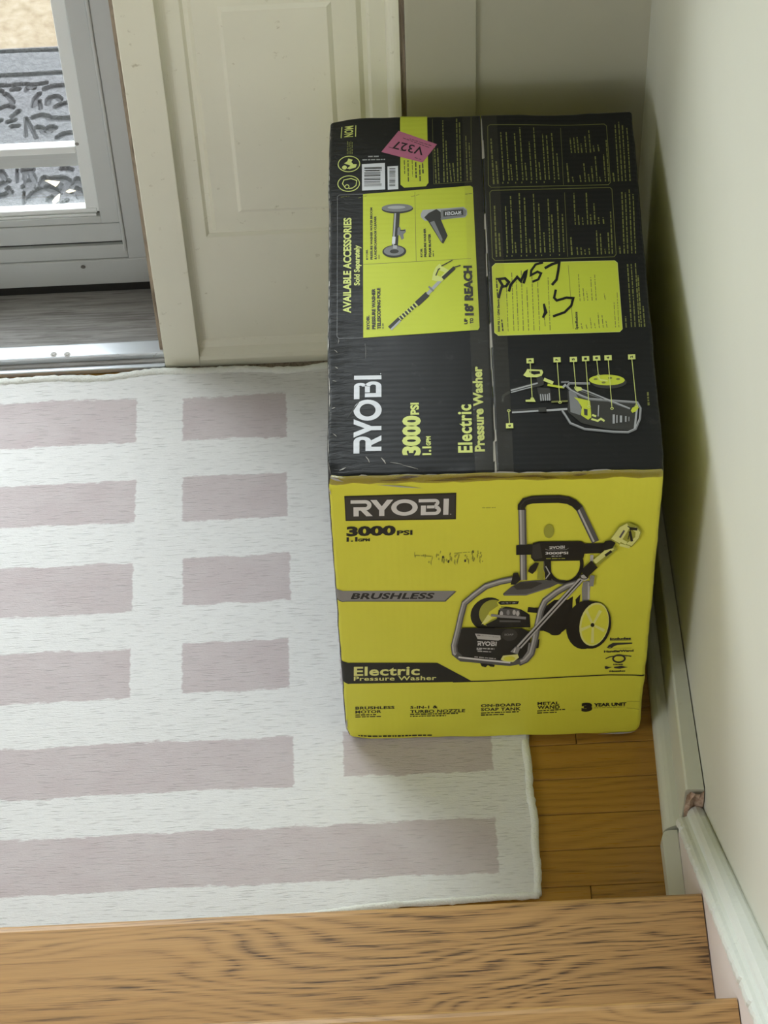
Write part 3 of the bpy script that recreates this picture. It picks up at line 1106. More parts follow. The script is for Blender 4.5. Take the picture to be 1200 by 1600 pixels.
        x = 0.98
        add([(x, 1), (x + .31, 1), (x + .57, .60), (x + .83, 1), (x + 1.14, 1), (x + .70, .36), (x + .70, 0), (x + .44, 0), (x + .44, .36)])
        x = 2.02
        n = 30
        for q in range(n):
            a, b_ = 2 * math.pi * q / n, 2 * math.pi * (q + 1) / n
            add([(x + .66 + .66 * math.cos(a), .5 + .51 * math.sin(a)), (x + .66 + .66 * math.cos(b_), .5 + .51 * math.sin(b_)),
                 (x + .66 + .40 * math.cos(b_), .5 + .29 * math.sin(b_)), (x + .66 + .40 * math.cos(a), .5 + .29 * math.sin(a))])
        x = 3.38
        rect(x, x + .80, .80, 1); bowl(x + .80, .765, .235, .06); rect(x + .42, x + .80, .42, .60)
        bowl(x + .82, .30, .30, .10); rect(x + .12, x + .82, 0, .20); rect(x + .12, x + .37, .20, .60)
        x = 4.62
        rect(x, x + .26, 0, 1)
        s.glyphs(V, T, p0, p1, p2, m, layer)

    def build(s, label=None):
        bm = bmesh.new()
        vv_ = [bm.verts.new(p) for p in s.v]
        for f, mi in zip(s.f, s.mi):
            try:
                fc = bm.faces.new([vv_[i] for i in f])
                fc.material_index = mi
            except ValueError:
                pass
        LV = BH if s.face == 'front' else BD
        for v_ in bm.verts:
            v_.co.x, v_.co.y = min(max(v_.co.x, 0), BW), min(max(v_.co.y, 0), LV)
        xs_ = [v_.co.x for v_ in bm.verts]
        ys2 = [v_.co.y for v_ in bm.verts]
        for ax, lo_, hi_, lim in ((0, min(xs_), max(xs_), BW), (1, min(ys2), max(ys2), LV)):
            cuts_ = [q for e_ in (0.0012, 0.0025, 0.004, 0.0055, 0.0075, 0.010, 0.013, 0.017, 0.022, 0.028, 0.036) for q in (e_, lim - e_)]
            cuts_ += [lim * i / 34 for i in range(1, 34) if 0.04 < lim * i / 34 < lim - 0.04]
            for q in cuts_:
                if lo_ + 1e-5 < q < hi_ - 1e-5:
                    bmesh.ops.bisect_plane(bm, geom=bm.verts[:] + bm.edges[:] + bm.faces[:], dist=1e-7,
                                           plane_co=(q, 0, 0) if ax == 0 else (0, q, 0), plane_no=(1, 0, 0) if ax == 0 else (0, 1, 0))
        bmesh.ops.triangulate(bm, faces=bm.faces)
        mx_u, mx_v = BW, (BH if s.face == 'front' else BD)
        for v_ in bm.verts:
            u_, w_ = min(max(v_.co.x, 0), mx_u), min(max(v_.co.y, 0), mx_v)
            ed_ = min(u_, mx_u - u_, w_, mx_v - w_)
            v_.co = surf(s.face, u_, w_, 0.0003 + 0.0006 * max(0.0, 1 - ed_ / 0.013) + v_.co.z * LSTEP)
        want = Vector((0, -1, 0)) if s.face == 'front' else Vector((0, 0, 1))
        bm.normal_update()
        bmesh.ops.reverse_faces(bm, faces=[f for f in bm.faces if f.normal.dot(want) < 0])
        me = bpy.data.meshes.new(s.name)
        bm.to_mesh(me)
        bm.free()
        o = link(s.name, me, s.mats, s.parent)
        if label:
            o['label'] = label
        if s.name in ('worn_fold', 'scratches', 'smudges', 'small_print', 'model_tables'):
            o['kind'] = 'stuff'
        return o


def crop(ox, oy, k_):
    return lambda x, y: (ox + x * k_, oy + y * k_)


def L_(c, pts):
    return [c(*p) for p in pts]


# ---- top, left flap -------------------------------------------------------------
c = crop(500, 160, 0.225)
P = Print('care_symbols', 'top', flapL)
P.line([c(126, 140), c(126, 228)], 1.4, TYL); P.line([c(228, 140), c(228, 222)], 1.4, TYL)
P.text('NOM', c(208, 222), c(208, 140), c(146, 222), TYL, 0.03)
for q in (172, 184, 196, 206):
    P.words(c(q, 345), c(q, 252), 1.3, TYD)
for cy in (413, 550):
    P.ring(c(184, cy), 17, 12.2, 1.3, TYL)
P.ell(c(153, 437), 3.8, 3.2, TYL)
P.poly(L_(c, [(172, 395), (180, 375), (210, 385), (200, 400), (215, 415), (240, 415), (232, 438), (190, 450), (170, 445), (195, 425), (150, 408)]), TYL)
P.line(L_(c, [(160, 580), (140, 550), (150, 525), (200, 515), (240, 530), (235, 565), (210, 582), (185, 585)]), 1.3, TYL)
P.ring(c(172, 572), 3.2, 3.0, 1.2, TYL)
P.build()

P = Print('barcode', 'top', flapL)
P.words(c(437, 386), c(277, 386), 1.7, TGL); P.words(c(392, 364), c(318, 364), 1.7, TGL)
P.poly(L_(c, [(275, 416), (436, 411), (440, 596), (278, 600)]), TW)
P.poly(L_(c, [(454, 436), (528, 433), (532, 596), (458, 599)]), TW)
P.layer += 1
yy = 440
while yy < 572:
    h_ = random.choice((3, 5, 8))
    P.line([c(292, yy), c(406 if 462 < yy < 552 else 415, yy)], h_ * 0.225, TK, P.layer)
    yy += h_ + random.choice((4, 5, 8))
P.line([c(300, 462), c(400, 462)], 2, TK, P.layer)
yy = 452
while yy < 580:
    h_ = random.choice((3, 4, 6))
    P.line([c(468, yy), c(510, yy)], h_ * 0.225, TK, P.layer)
    yy += h_ + random.choice((4, 6))
P.build()

P = Print('yellow_strip', 'top', flapL)
P.poly([(621, 172), (663.5, 172), (667, 285), (663, 290.5), (629, 292), (623, 287)], TY)
P.layer += 1
for q, a, b, m_ in ((700, 490, 420, 2.2), (680, 545, 430, 2.0), (652, 520, 410, 2.2), (627, 510, 395, 0.8), (598, 545, 395, 1.6), (572, 490, 395, 1.2)):
    P.words(c(q, b), c(q + 4, a), m_, TK)
P.build()

P = Print('small_print', 'top', flapL)
for q, a, b in ((782, 310, 560), (803, 310, 560), (838, 122, 555), (862, 265, 555), (888, 420, 552), (912, 420, 552), (934, 105, 550), (955, 140, 550), (1000, 230, 546), (1024, 285, 546)):
    P.words(c(q + 14, b), c(q, a), 1.9, TYD)
P.line([c(765, 110), c(780, 565), c(1045, 555), c(1035, 90)], 0.5, TYD)
P.build()

c = crop(500, 280, 0.225)
P = Print('accessory_panel', 'top', flapL)
P.line(L_(c, [(285, 92), (120, 95), (106, 105), (114, 1080), (128, 1094), (296, 1092)]), 0.7, TG)
P.poly(L_(c, [(285, 92), (1035, 50), (1052, 60), (1108, 1035), (1098, 1052), (297, 1092)]), TY)
P.layer += 1
P.line(L_(c, [(648, 85), (662, 570)]), 0.7, TYD, P.layer)
P.line(L_(c, [(293, 582), (1045, 556)]), 0.7, TYD, P.layer)
for x_, a, b in ((320, 550, 478),):
    pass
P.text('RYOBI.', c(325, 550), c(322, 478), c(311, 550), TK, 0.04)
P.text('PRESSURE WASHER WATER BROOM', c(357, 550), c(351, 187), c(341, 550), TK, 0.05)
P.text('& UNDERCARRIAGE CLEANER', c(385, 550), c(379, 247), c(369, 550), TK, 0.05)
P.words(c(402, 548), c(401, 512), 1.4, TK)
P.text('RYOBI.', c(706, 540), c(703, 478), c(692, 540), TK, 0.04)
P.text('PRESSURE WASHER', c(734, 540), c(726, 340), c(718, 540), TK, 0.05)
P.text('FOAM BLASTER', c(766, 540), c(760, 378), c(750, 540), TK, 0.05)
P.words(c(782, 538), c(780, 497), 1.4, TK)
P.text('RYOBI.', c(341, 1035), c(338, 938), c(319, 1035), TK, 0.04)
P.text('PRESSURE WASHER', c(381, 1035), c(376, 752), c(357, 1035), TK, 0.05)
P.text('TELESCOPING POLE', c(418, 1035), c(412, 748), c(394, 1035), TK, 0.05)
P.words(c(434, 1033), c(433, 986), 1.5, TK)
P.text('UP', c(1024, 1012), c(1022, 972), c(1001, 1012), TK, 0.05)
P.text('TO', c(1064, 1008), c(1062, 970), c(1041, 1008), TK, 0.05)
P.text("18' REACH", c(1063, 952), c(1047, 606), c(1003, 952), TK, 0.06)
for a, b in ((100, 130), (310, 250), (430, 620), (820, 1000)):
    P.words(c(b, 108 + random.random() * 12), c(b + 60, 105), 0.8, TYD)
P.build()

P = Print('accessory_picture', 'top', flapL, 8)
# water broom
P.ell(c(527, 200), 24.8, 7.4, TK); P.ell(c(525, 193), 24.4, 6.2, TG); P.ell(c(520, 190), 14, 2.6, TGL)
P.line([c(524, 222), c(511, 468)], 9.6, TK); P.line([c(513, 230), c(500, 460)], 2.6, TGL)
P.poly(L_(c, [(530, 335), (545, 325), (555, 350), (585, 343), (588, 362), (570, 380), (575, 408), (558, 418), (545, 385), (528, 385)]), TG)
P.line(L_(c, [(548, 352), (582, 352)]), 2, TK)
P.ell(c(508, 497), 18.8, 9.8, TK); P.ell(c(506, 493), 16, 7.6, TG); P.ell(c(508, 497), 7, 3.2, TK)
P.line([c(514, 455), c(512, 478)], 6, TGL); P.line([c(505, 395), c(502, 445)], 5, TW)
P.build()
P = Print('accessory_picture', 'top', flapL, 8)
# foam blaster
P.poly(L_(c, [(690, 240), (705, 212), (990, 197), (1012, 215), (1016, 250), (1000, 270), (720, 288), (692, 262)]), TGL)
P.poly(L_(c, [(830, 215), (985, 203), (1010, 225), (1005, 262), (832, 285)]), TG)
P.poly(L_(c, [(848, 222), (985, 214), (988, 252), (850, 262)]), TK)
P.logo(c(975, 224), c(862, 229), c(975, 248), TW)
P.poly(L_(c, [(745, 235), (800, 208), (830, 230), (832, 275), (800, 295), (740, 290), (715, 265)]), TK)
P.poly(L_(c, [(738, 285), (825, 265), (880, 395), (850, 450), (835, 440)]), TK)
P.poly(L_(c, [(755, 300), (785, 290), (845, 420), (838, 440)]), TG)
P.build()
P = Print('accessory_picture', 'top', flapL, 8)
# telescoping pole
P.line(L_(c, [(482, 1032), (555, 962)]), [8.5, 7.5], TK); P.line(L_(c, [(490, 1040), (555, 978)]), 3, TGL)
P.line(L_(c, [(550, 966), (670, 862)]), 6.4, TYL)
for q in range(6):
    t = q / 6
    P.line([c(556 + 110 * t, 962 - 96 * t), c(556 + 110 * t + 11, 962 - 96 * t - 9.6)], 6.6, TK, P.layer + 1)
P.layer += 1
P.line(L_(c, [(668, 866), (745, 796)]), 9.0, TK)
P.line(L_(c, [(742, 798), (832, 706)]), 5.0, TGL); P.line(L_(c, [(750, 745), (785, 778)]), 3, TG)
P.poly(L_(c, [(772, 702), (782, 650), (800, 612), (826, 588), (838, 605), (900, 640), (868, 690), (842, 712), (800, 708)]), TYL)
P.poly(L_(c, [(808, 668), (820, 632), (862, 650), (832, 680)]), TY)
P.line(L_(c, [(800, 672), (818, 628), (830, 622)]), 2.0, TK)
P.line(L_(c, [(848, 692), (930, 618)]), 5.5, TK)
P.line(L_(c, [(838, 606), (915, 566)]), 1.6, TK); P.line(L_(c, [(920, 618), (972, 604)]), 1.8, TK)
P.build()

P = Print('heading', 'top', flapL)
P.text('AVAILABLE ACCESSORIES', c(207, 918), c(203, 255), c(152, 918), TYL, 0.035)
P.text('Sold Separately', c(267, 727), c(263, 447), c(228, 727), TYL, 0.035)
P.build()

c = crop(500, 520, 0.24167)
P = Print('brand_lettering', 'top', flapL)
P.logo(c(402, 770), c(397, 268), c(219, 770), TW)
P.words(c(392, 262), c(392, 254), 1, TW)
P.build('white brand lettering')
P = Print('product_lettering', 'top', flapL)
P.text('3000', c(648, 788), c(646, 532), c(536, 788), TYL, 0.055)
P.text('PSI', c(641, 526), c(639, 449), c(588, 526), TYL, 0.045)
P.text('1.1', c(722, 788), c(721, 732), c(668, 788), TYL, 0.05)
P.text('GPM', c(721, 727), c(719, 667), c(692, 727), TYL, 0.05)
P.build('lime product lettering')
P = Print('product_lettering', 'top', flapL)
P.text('Electric', c(990, 776), c(978, 466), c(900, 776), TYL, 0.03, None, 0.0, 1.08)
P.text('Pressure Washer', c(1070, 770), c(1046, 222), c(1008, 770), TYL, 0.04)
P.build('lime product lettering')
P = Print('scratches', 'top', flapL, 4)
P.poly(L_(c, [(165, 556), (215, 480), (262, 425), (290, 370), (268, 418), (222, 488)]), TK)
P.line(L_(c, [(272, 690), (276, 780), (280, 890)]), [2, 6, 3], TB)
P.layer += 1
for a, b, wd in (((78, 300), (104, 305), 1.0), ((72, 480), (95, 470), 1.2), ((85, 640), (110, 660), 1.0), ((300, 790), (325, 830), 1.6), ((400, 800), (430, 838), 2.0),
                 ((115, 28), (112, 60), 0.8), ((90, 100), (110, 120), 1.1), ((95, 210), (112, 222), 1.4), ((170, 860), (125, 880), 1.8), ((292, 160), (288, 60), 0.4),
                 ((460, 830), (540, 845), 0.8), ((540, 850), (640, 878), 0.8)):
    P.line([c(*a), c((a[0] + b[0]) / 2 + 4, (a[1] + b[1]) / 2), c(*b)], [wd * 0.3, wd, wd * 0.3], SCUFF_GLINT, P.layer)
P.build()

# ---- top, right flap ------------------------------------------------------------
c = crop(740, 160, 0.24167)


def frame(P, pts, wd, m):
    P.line(pts, wd, m, None, True)


P = Print('model_tables', 'top', flapR)
frame(P, L_(c, [(80, 160), (95, 150), (835, 160), (850, 172), (878, 540), (865, 556), (105, 556), (88, 540)]), 0.9, TYD)
frame(P, L_(c, [(97, 590), (110, 576), (875, 574), (888, 586), (918, 1005), (905, 1022), (135, 1030), (118, 1012)]), 0.9, TYD)
P.line([c(553, 175), c(575, 550)], 0.6, TYD); P.line([c(582, 600), (740 + 605 * .24167, 160 + 1015 * .24167)], 0.6, TYD)
P.layer += 1
for q, a, b, br_ in ((102, 240, 537, 1), (137, 388, 535, 1), (165, 200, 515, 0), (200, 200, 515, 0), (232, 410, 515, 0), (254, 210, 515, 0), (288, 172, 515, 0), (325, 400, 515, 0),
                     (350, 265, 515, 0), (378, 172, 515, 0), (415, 395, 515, 0), (436, 215, 515, 0), (462, 225, 515, 0), (495, 210, 515, 0), (530, 345, 515, 0),
                     (596, 412, 535, 1), (632, 500, 535, 0), (615, 245, 345, 0), (638, 240, 345, 0), (660, 240, 345, 0), (685, 285, 345, 0), (710, 235, 345, 0), (735, 195, 345, 0),
                     (765, 300, 340, 0), (795, 295, 338, 0), (680, 490, 535, 0), (705, 415, 535, 0), (735, 485, 535, 0), (755, 435, 535, 0), (778, 365, 535, 0), (808, 505, 535, 0),
                     (832, 360, 535, 0), (848, 260, 535, 0), (895, 480, 537, 1), (905, 160, 535, 0), (928, 150, 535, 0), (952, 165, 535, 0), (982, 190, 535, 0)):
    P.words(c(q + (b - a) * 0.055 + 5, b), c(q, a), 2.4 if br_ else 1.9, TYD, P.layer)
for q, a, b, br_ in ((128, 668, 1008, 1), (160, 855, 1005, 1), (200, 680, 985, 0), (232, 615, 985, 0), (265, 915, 985, 0), (288, 598, 985, 0), (322, 628, 985, 0), (358, 895, 985, 0),
                     (380, 605, 985, 0), (415, 668, 985, 0), (450, 855, 985, 0), (475, 635, 985, 0), (500, 740, 985, 0), (535, 645, 985, 0), (568, 735, 985, 0),
                     (625, 890, 1005, 1), (642, 605, 810, 0), (672, 748, 812, 0), (698, 755, 812, 0), (722, 605, 810, 0), (750, 745, 810, 0), (772, 675, 810, 0), (802, 765, 808, 0), (832, 765, 808, 0),
                     (665, 955, 1005, 0), (690, 955, 1005, 0), (715, 970, 1005, 0), (742, 960, 1005, 0), (790, 850, 1005, 0), (815, 868, 1005, 0), (845, 970, 1002, 0), (865, 865, 1002, 0), (880, 730, 1002, 0),
                     (940, 955, 1003, 1), (952, 605, 1003, 0), (975, 610, 1003, 0), (1000, 590, 1003, 0), (1025, 620, 1003, 0)):
    P.words(c(q + (b - a) * 0.04 + 3, b), c(q, a), 2.4 if br_ else 1.9, TYD, P.layer)
for q in (182, 215, 265, 305, 365, 400, 450, 515):
    P.words(c(q, 535), c(q, 524), 1.6, TYD, P.layer)
for q in (212, 245, 305, 340, 400, 437, 493, 552):
    P.words(c(q, 1008), c(q, 998), 1.6, TYD, P.layer)
P.build()

c = crop(740, 380, 0.25833)
P = Print('specification_panel', 'top', flapR)
P.poly(L_(c, [(107, 150), (128, 129), (850, 126), (868, 140), (901, 540), (884, 558), (150, 567), (126, 548)]), TYL)
P.poly(L_(c, [(110, 152), (130, 132), (849, 129), (865, 142), (898, 539), (882, 555), (152, 564), (129, 546)]), TY)
P.layer += 1
P.text('3000 PSI 1.1 GPM Electric', c(160, 544), c(154, 345), c(147, 544), TK, 0.05)
P.text('Specifications', c(632, 538), c(627, 432), c(615, 538), TK, 0.04)
for q, a, b, wd in ((135, 215, 335, 2.2), (170, 470, 540, 2.2), (195, 240, 542, 1.3), (228, 185, 540, 1.3), (255, 200, 540, 1.3), (285, 175, 540, 1.3), (320, 280, 540, 1.3), (350, 200, 540, 1.3),
                    (385, 230, 540, 1.3), (425, 430, 515, 1.3), (448, 220, 540, 1.3), (650, 500, 536, 1.3), (680, 510, 535, 1.3), (705, 470, 534, 1.3), (730, 500, 533, 1.3),
                    (752, 440, 532, 1.3), (776, 455, 531, 1.3), (800, 490, 530, 1.3), (632, 205, 368, 1.3), (660, 290, 368, 1.3), (682, 310, 367, 1.3), (706, 225, 366, 1.3), (730, 210, 365, 1.3), (788, 325, 362, 1.3),
                    (848, 380, 530, 1.1), (866, 320, 530, 1.1)):
    P.words(c(q + (b - a) * 0.03 + 6, b), c(q, a), wd, TYD if wd < 2 else TK, P.layer)
P.line([c(570, 150), c(603, 535)], 0.7, TYD, P.layer)
for q, a, b in ((918, 465, 532), (928, 150, 530), (950, 150, 530), (975, 145, 530), (992, 220, 530), (1024, 405, 530)):
    P.words(c(q + (b - a) * 0.07, b), c(q, a), 2.0, TYD, P.layer)
P.build()
P = Print('marker_writing', 'top', flapR, 8)
for pts, wd in (([(150, 342), (160, 300), (172, 262), (150, 226), (188, 222), (212, 245), (196, 268), (172, 272)], 4.2),
                ([(212, 302), (222, 262), (262, 216), (284, 240), (308, 188), (318, 182), (312, 215), (300, 255)], 4.2),
                ([(418, 130), (372, 142), (346, 178), (344, 206), (384, 186), (406, 196), (390, 232), (355, 246)], 3.6),
                ([(428, 166), (468, 144), (516, 128), (510, 182), (500, 236), (472, 268)], 4.2),
                ([(496, 296), (486, 345), (502, 362), (560, 346), (602, 350), (590, 395), (550, 434), (480, 457)], 3.8),
                ([(424, 380), (436, 432), (418, 464)], [3, 5.5, 3])):
    Q = L_(c, pts)
    P.line(Q, wd, TB)
P.build('black marker handwriting')

c = crop(760, 530, 0.25)
P = Print('parts_diagram', 'top', flapR)
P.line(L_(c, [(105, 400), (110, 360), (150, 335)]), 4, TK)
P.line(L_(c, [(156, 333), (328, 290)]), 7.5, TK); P.line(L_(c, [(156, 328), (328, 284)]), 2.2, TGL); P.line(L_(c, [(158, 340), (290, 308)]), 1.4, TGL)
P.line(L_(c, [(165, 460), (330, 452)]), 6, TK); P.line(L_(c, [(165, 465), (330, 458)]), 2.4, TGL); P.line(L_(c, [(380, 456), (510, 450)]), 3.2, TGL)
P.ell(c(770, 290), 27, 9.5, TK); P.ell(c(755, 274), 27.8, 8.3, TY, None, 0.03)
for q in ((685, 268), (735, 290), (775, 262), (825, 270)):
    P.ell(c(*q), 3.2, 1.6, TYD)
P.line(L_(c, [(700, 250), (712, 272), (760, 280)]), 2.2, TYL)
P.poly(L_(c, [(510, 330), (600, 322), (740, 400), (920, 420), (950, 450), (940, 560), (900, 590), (760, 580), (600, 540), (515, 470)]), TK)
P.poly(L_(c, [(518, 340), (545, 330), (575, 380), (600, 460), (590, 490), (530, 470)]), TG)
P.poly(L_(c, [(550, 378), (650, 402), (655, 440), (660, 505), (640, 520), (595, 490), (600, 440), (575, 400)]), TY)
P.poly(L_(c, [(612, 450), (636, 455), (636, 495), (616, 490)]), TK)
P.line(L_(c, [(660, 515), (700, 528), (720, 515), (742, 530)]), 3, TYL); P.line(L_(c, [(665, 490), (690, 500)]), 3, TYL)
P.line(L_(c, [(705, 430), (702, 500)]), 1.6, TGL)
fr_ = [(478, 460), (500, 492), (530, 540), (620, 578), (800, 598), (890, 602), (935, 582), (962, 520), (966, 455), (945, 418), (760, 402), (650, 392), (600, 372), (535, 338), (508, 312), (522, 292), (650, 296)]
P.line(L_(c, fr_), 3.6, TG); P.line(L_(c, [(x_ - 2, y_ - 4) for x_, y_ in fr_]), 1.3, TGL)
P.line(L_(c, [(945, 440), (930, 580)]), 3.0, TGL)
P.line(L_(c, [(560, 318), (640, 345), (740, 388), (900, 455)]), 2.0, TGL); P.line(L_(c, [(560, 328), (740, 398), (900, 460)]), 1.0, TG)
P.poly(L_(c, [(905, 470), (915, 450), (945, 435), (955, 450), (935, 475), (915, 482)]), TY)
P.poly(L_(c, [(555, 330), (565, 312), (595, 318), (605, 335), (570, 345)]), TYL)
P.poly(L_(c, [(315, 255), (350, 245), (365, 270), (360, 300), (330, 310)]), TK)
P.poly(L_(c, [(320, 315), (400, 320), (412, 395), (340, 402)]), TK)
for q in (342, 356, 370, 384, 396):
    P.line([c(q, 352 + 6 * random.random()), c(q + 4, 398)], 1.8, TGL)
P.poly(L_(c, [(330, 440), (378, 440), (380, 466), (332, 468)]), TK)
P.poly(L_(c, [(233, 238), (250, 215), (258, 200), (350, 206), (358, 222), (348, 244), (318, 252), (255, 250)]), TYL)
P.poly(L_(c, [(270, 212), (335, 214), (340, 230), (300, 236), (275, 224)]), TB)
P.line(L_(c, [(362, 265), (420, 290)]), 5, TYL); P.line(L_(c, [(385, 300), (445, 312), (490, 318)]), 3.4, TY); P.line(L_(c, [(470, 285), (520, 285)]), 3, TG)
P.line(L_(c, [(480, 318), (500, 300)]), 3.5, TGL)
P.poly(L_(c, [(248, 392), (278, 390), (285, 378), (300, 382), (312, 405), (250, 404)]), TYL)
P.line(L_(c, [(410, 407), (512, 404)]), 2.6, TYD)
for i_, q in enumerate((795, 815, 840, 870, 890)):
    P.line([c(q + 4, 492 + 4 * i_), c(q + 4, 548 - 3 * i_)], (3.4, 2.0, 3.4, 2.2, 1.0)[i_], TGL)
lead = [((275, 150), (290, 385)), ((443, 147), (464, 412)), ((545, 146), (562, 322)), ((621, 143), (645, 440)), ((690, 141), (702, 250)), ((761, 140), (788, 455)), ((908, 137), (940, 440)), ((150, 552), (144, 458))]
P.layer += 1
for a, b in lead:
    P.line([c(*a), c(*b)], 1.1, TYL, P.layer)
    P.ring(c(*b), 2.2, 1.6, 0.9, TYL, P.layer, n=12)
P.layer += 1
for i_, (a, b) in enumerate(lead):
    P.poly(L_(c, [(a[0] - 23, a[1] - 15), (a[0] + 22, a[1] - 16), (a[0] + 24, a[1] + 15), (a[0] - 22, a[1] + 16)]), TYL, P.layer)
P.layer += 1
for t_, (a, b) in zip('37518428', lead):
    P.text(t_ if t_ != '8' or a[0] != 150 else '6', c(a[0] + 7, a[1] + 7), c(a[0] + 7, a[1] - 7), c(a[0] - 9, a[1] + 7), TB, 0.05, P.layer)
P.words(c(1016, 440), c(1010, 355), 3.0, TYD)
P.build()

# ---- pink sticker, tape, worn folds and seam glint --------------------------------------------
c = crop(500, 160, 0.225)
P = Print('sticker', 'top', box_root, 12)
P.poly(L_(c, [(530, 190), (800, 290), (700, 415), (672, 408), (410, 335)]), TPK)
sticker = P.build('pink paper sticker')
P = Print('sticker_lettering', 'top', sticker, 13)
P.text('V327', c(712, 312), c(500, 258), c(698, 366), TB, 0.01)
for a, b in (((760, 300), (600, 245)), ((745, 312), (560, 240)), ((560, 330), (455, 300)), ((690, 395), (640, 378))):
    P.words(c(*a), c(*b), 0.9, TK)
P.build()

P = Print('packing_tape', 'top', box_root, 16)
su = SEAM
P.local([(su - 0.026, 0.0), (su + 0.022, 0.0), (su + 0.022, BD), (su - 0.026, BD)], TAPE)
P.build()
P = Print('packing_tape', 'front', box_root, 24)
random.seed(11)
eg = [(BW * i / 40, BH - 0.0135 - 0.004 * noise.noise((i * 0.45, 0.2, 0)) - random.uniform(0, 0.0015)) for i in range(41)]
P.local(eg + [(BW, BH), (0, BH)], TAPE_B)
for i in range(9):
    a = random.uniform(0.0, BW - 0.06)
    ln = random.uniform(0.02, 0.07)
    yy = BH - random.uniform(0.003, 0.012)
    P.local([(a, yy), (a + ln * 0.4, yy - 0.0026), (a + ln, yy + random.uniform(-0.002, 0.002)), (a + ln * 0.5, yy + 0.0022)], TAPE_B)
P.build()
P = Print('worn_fold', 'top', box_root, 6)
random.seed(3)
z_ = 0.0
while z_ < BD - 0.02:                                   # bright glint of the seam edge, painted as pale strokes
    ln = random.uniform(0.01, 0.05)
    if random.random() < 0.8:
        a = SEAM + random.uniform(-0.0012, 0.0012)
        wd = random.uniform(0.0006, 0.0019)
        P.local([(a - wd, z_), (a + wd, z_ + 0.002), (a + wd * 0.7, min(BD, z_ + ln)), (a - wd * 0.6, min(BD, z_ + ln * 0.9))], SCUFF_GLINT, 7)
    z_ += ln * 0.9
z_ = 0.0
while z_ < BD - 0.02:                                   # left edge
    ln = random.uniform(0.006, 0.03)
    if random.random() < 0.75:
        wd = random.uniform(0.0008, 0.0022)
        P.local([(0.0004, z_), (wd, z_ + ln * 0.3), (wd * 0.8, z_ + ln * 0.8), (0.0004, z_ + ln)], SCUFF_GLINT, 7)
    z_ += ln
x_ = 0.0
while x_ < BW - 0.01:                                   # front edge
    ln = random.uniform(0.006, 0.035)
    if random.random() < 0.8:
        wd = random.uniform(0.0008, 0.0026)
        P.local([(x_, 0.0003), (x_ + ln * 0.3, wd), (x_ + ln * 0.8, wd * 0.8), (min(BW, x_ + ln), 0.0003)], SCUFF_GLINT, 7)
    x_ += ln
P.build('scuffed pale folds with a painted seam glint')
P = Print('worn_fold', 'front', box_root, 32)
for (a, b, wd) in (((0.0, BH - 0.003), (0.02, BH - 0.008), 0.002), ((0.001, BH - 0.02), (0.004, BH - 0.035), 0.0012), ((0.06, BH - 0.016), (0.12, BH - 0.026), 0.0016), ((0.0, 0.02), (0.004, 0.06), 0.0016),
                   ((0.0, 0.004), (0.03, 0.003), 0.0014), ((0.36, 0.004), (BW, 0.006), 0.003)):
    A, B = Vector(a), Vector(b)
    nn = Vector((-(B - A).y, (B - A).x)).normalized() * wd
    mid_ = (A + B) / 2
    P.local([A, mid_ - nn, B, mid_ + nn], SCUFF_GLINT, 33)
P.build('scuffed corner')

# ---- front ----------------------------------------------------------------------
c = crop(500, 730, 0.23333)
P = Print('brand_plate', 'front', front)
P.poly(L_(c, [(168, 180), (917, 170), (915, 350), (178, 350)]), FK)
P.poly(L_(c, [(176, 190), (908, 180), (907, 341), (185, 341)]), FD)
P.logo(c(212, 319), c(864, 318), c(210, 209), FW)
P.words(c(874, 314), c(884, 314), 1, FW)
P.build('dark plate with white brand lettering')
P = Print('product_lettering', 'front', front)
P.text('3000', c(184, 450), c(512, 447), c(184, 387), FK, 0.055)
P.text('PSI', c(521, 451), c(625, 449), c(521, 420), FK, 0.035)
P.text('1.1', c(185, 489), c(258, 488), c(185, 460), FK, 0.05)
P.text('GPM', c(262, 489), c(341, 488), c(262, 470), FK, 0.05)
P.build()
P = Print('smudges', 'front', front)
for i in range(46):
    px, py = 620 + 480 * random.random() ** 0.6, 570 + random.random() * 80
    hh = random.uniform(8, 45)
    P.poly(L_(c, [(px, py - hh / 2), (px + random.uniform(3, 9), py - hh * .2), (px + random.uniform(-2, 5), py + hh / 2), (px - random.uniform(2, 6), py + hh * .1)]), FYM, P.layer)
for a, b in (((1090, 275), (1180, 275)), ((905, 580), (1040, 572)), ((640, 590), (760, 600))):
    P.words(c(*a), c(*b), 1.3, FYM, P.layer)
for px, py in ((830, 605), (1030, 572), (866, 635), (978, 632)):
    P.ell(c(px, py), 1.6, 2.4, FD, P.layer, n=8)
P.build()

c = crop(500, 890, 0.23333)
P = Print('motor_band', 'front', front)
P.poly(L_(c, [(100, 125), (165, 140), (922, 152), (848, 221), (160, 209), (100, 190)]), FGM)
P.poly(L_(c, [(100, 120), (165, 137), (912, 149), (842, 214), (160, 203), (100, 184)]), FG)
P.text('BRUSHLESS', c(216, 191), c(762, 198), c(216, 152), FK, 0.035, None, 0.25, 1.06)
P.build('grey band with slanted black lettering')
P = Print('type_band', 'front', front)
P.poly(L_(c, [(125, 605), (200, 622), (795, 632), (1032, 764), (205, 764), (130, 745)]), FK)
c2 = crop(740, 980, 0.24167)
P.line([c(900, 764), c2(0, 363), c2(140, 362), c2(600, 345), c2(880, 336), c2(1110, 342)], 1.7, FK)
P.line([c(128, 742), c(205, 762)], 1.7, FK)
P.text('Electric', c(240, 709), c(678, 711), c(240, 650), FYL, 0.028, None, 0.0, 1.06)
P.text('Pressure Washer', c(240, 744), c(789, 747), c(240, 716), FYL, 0.018, None, 0.0, 1.05)
P.build('black band with yellow lettering')
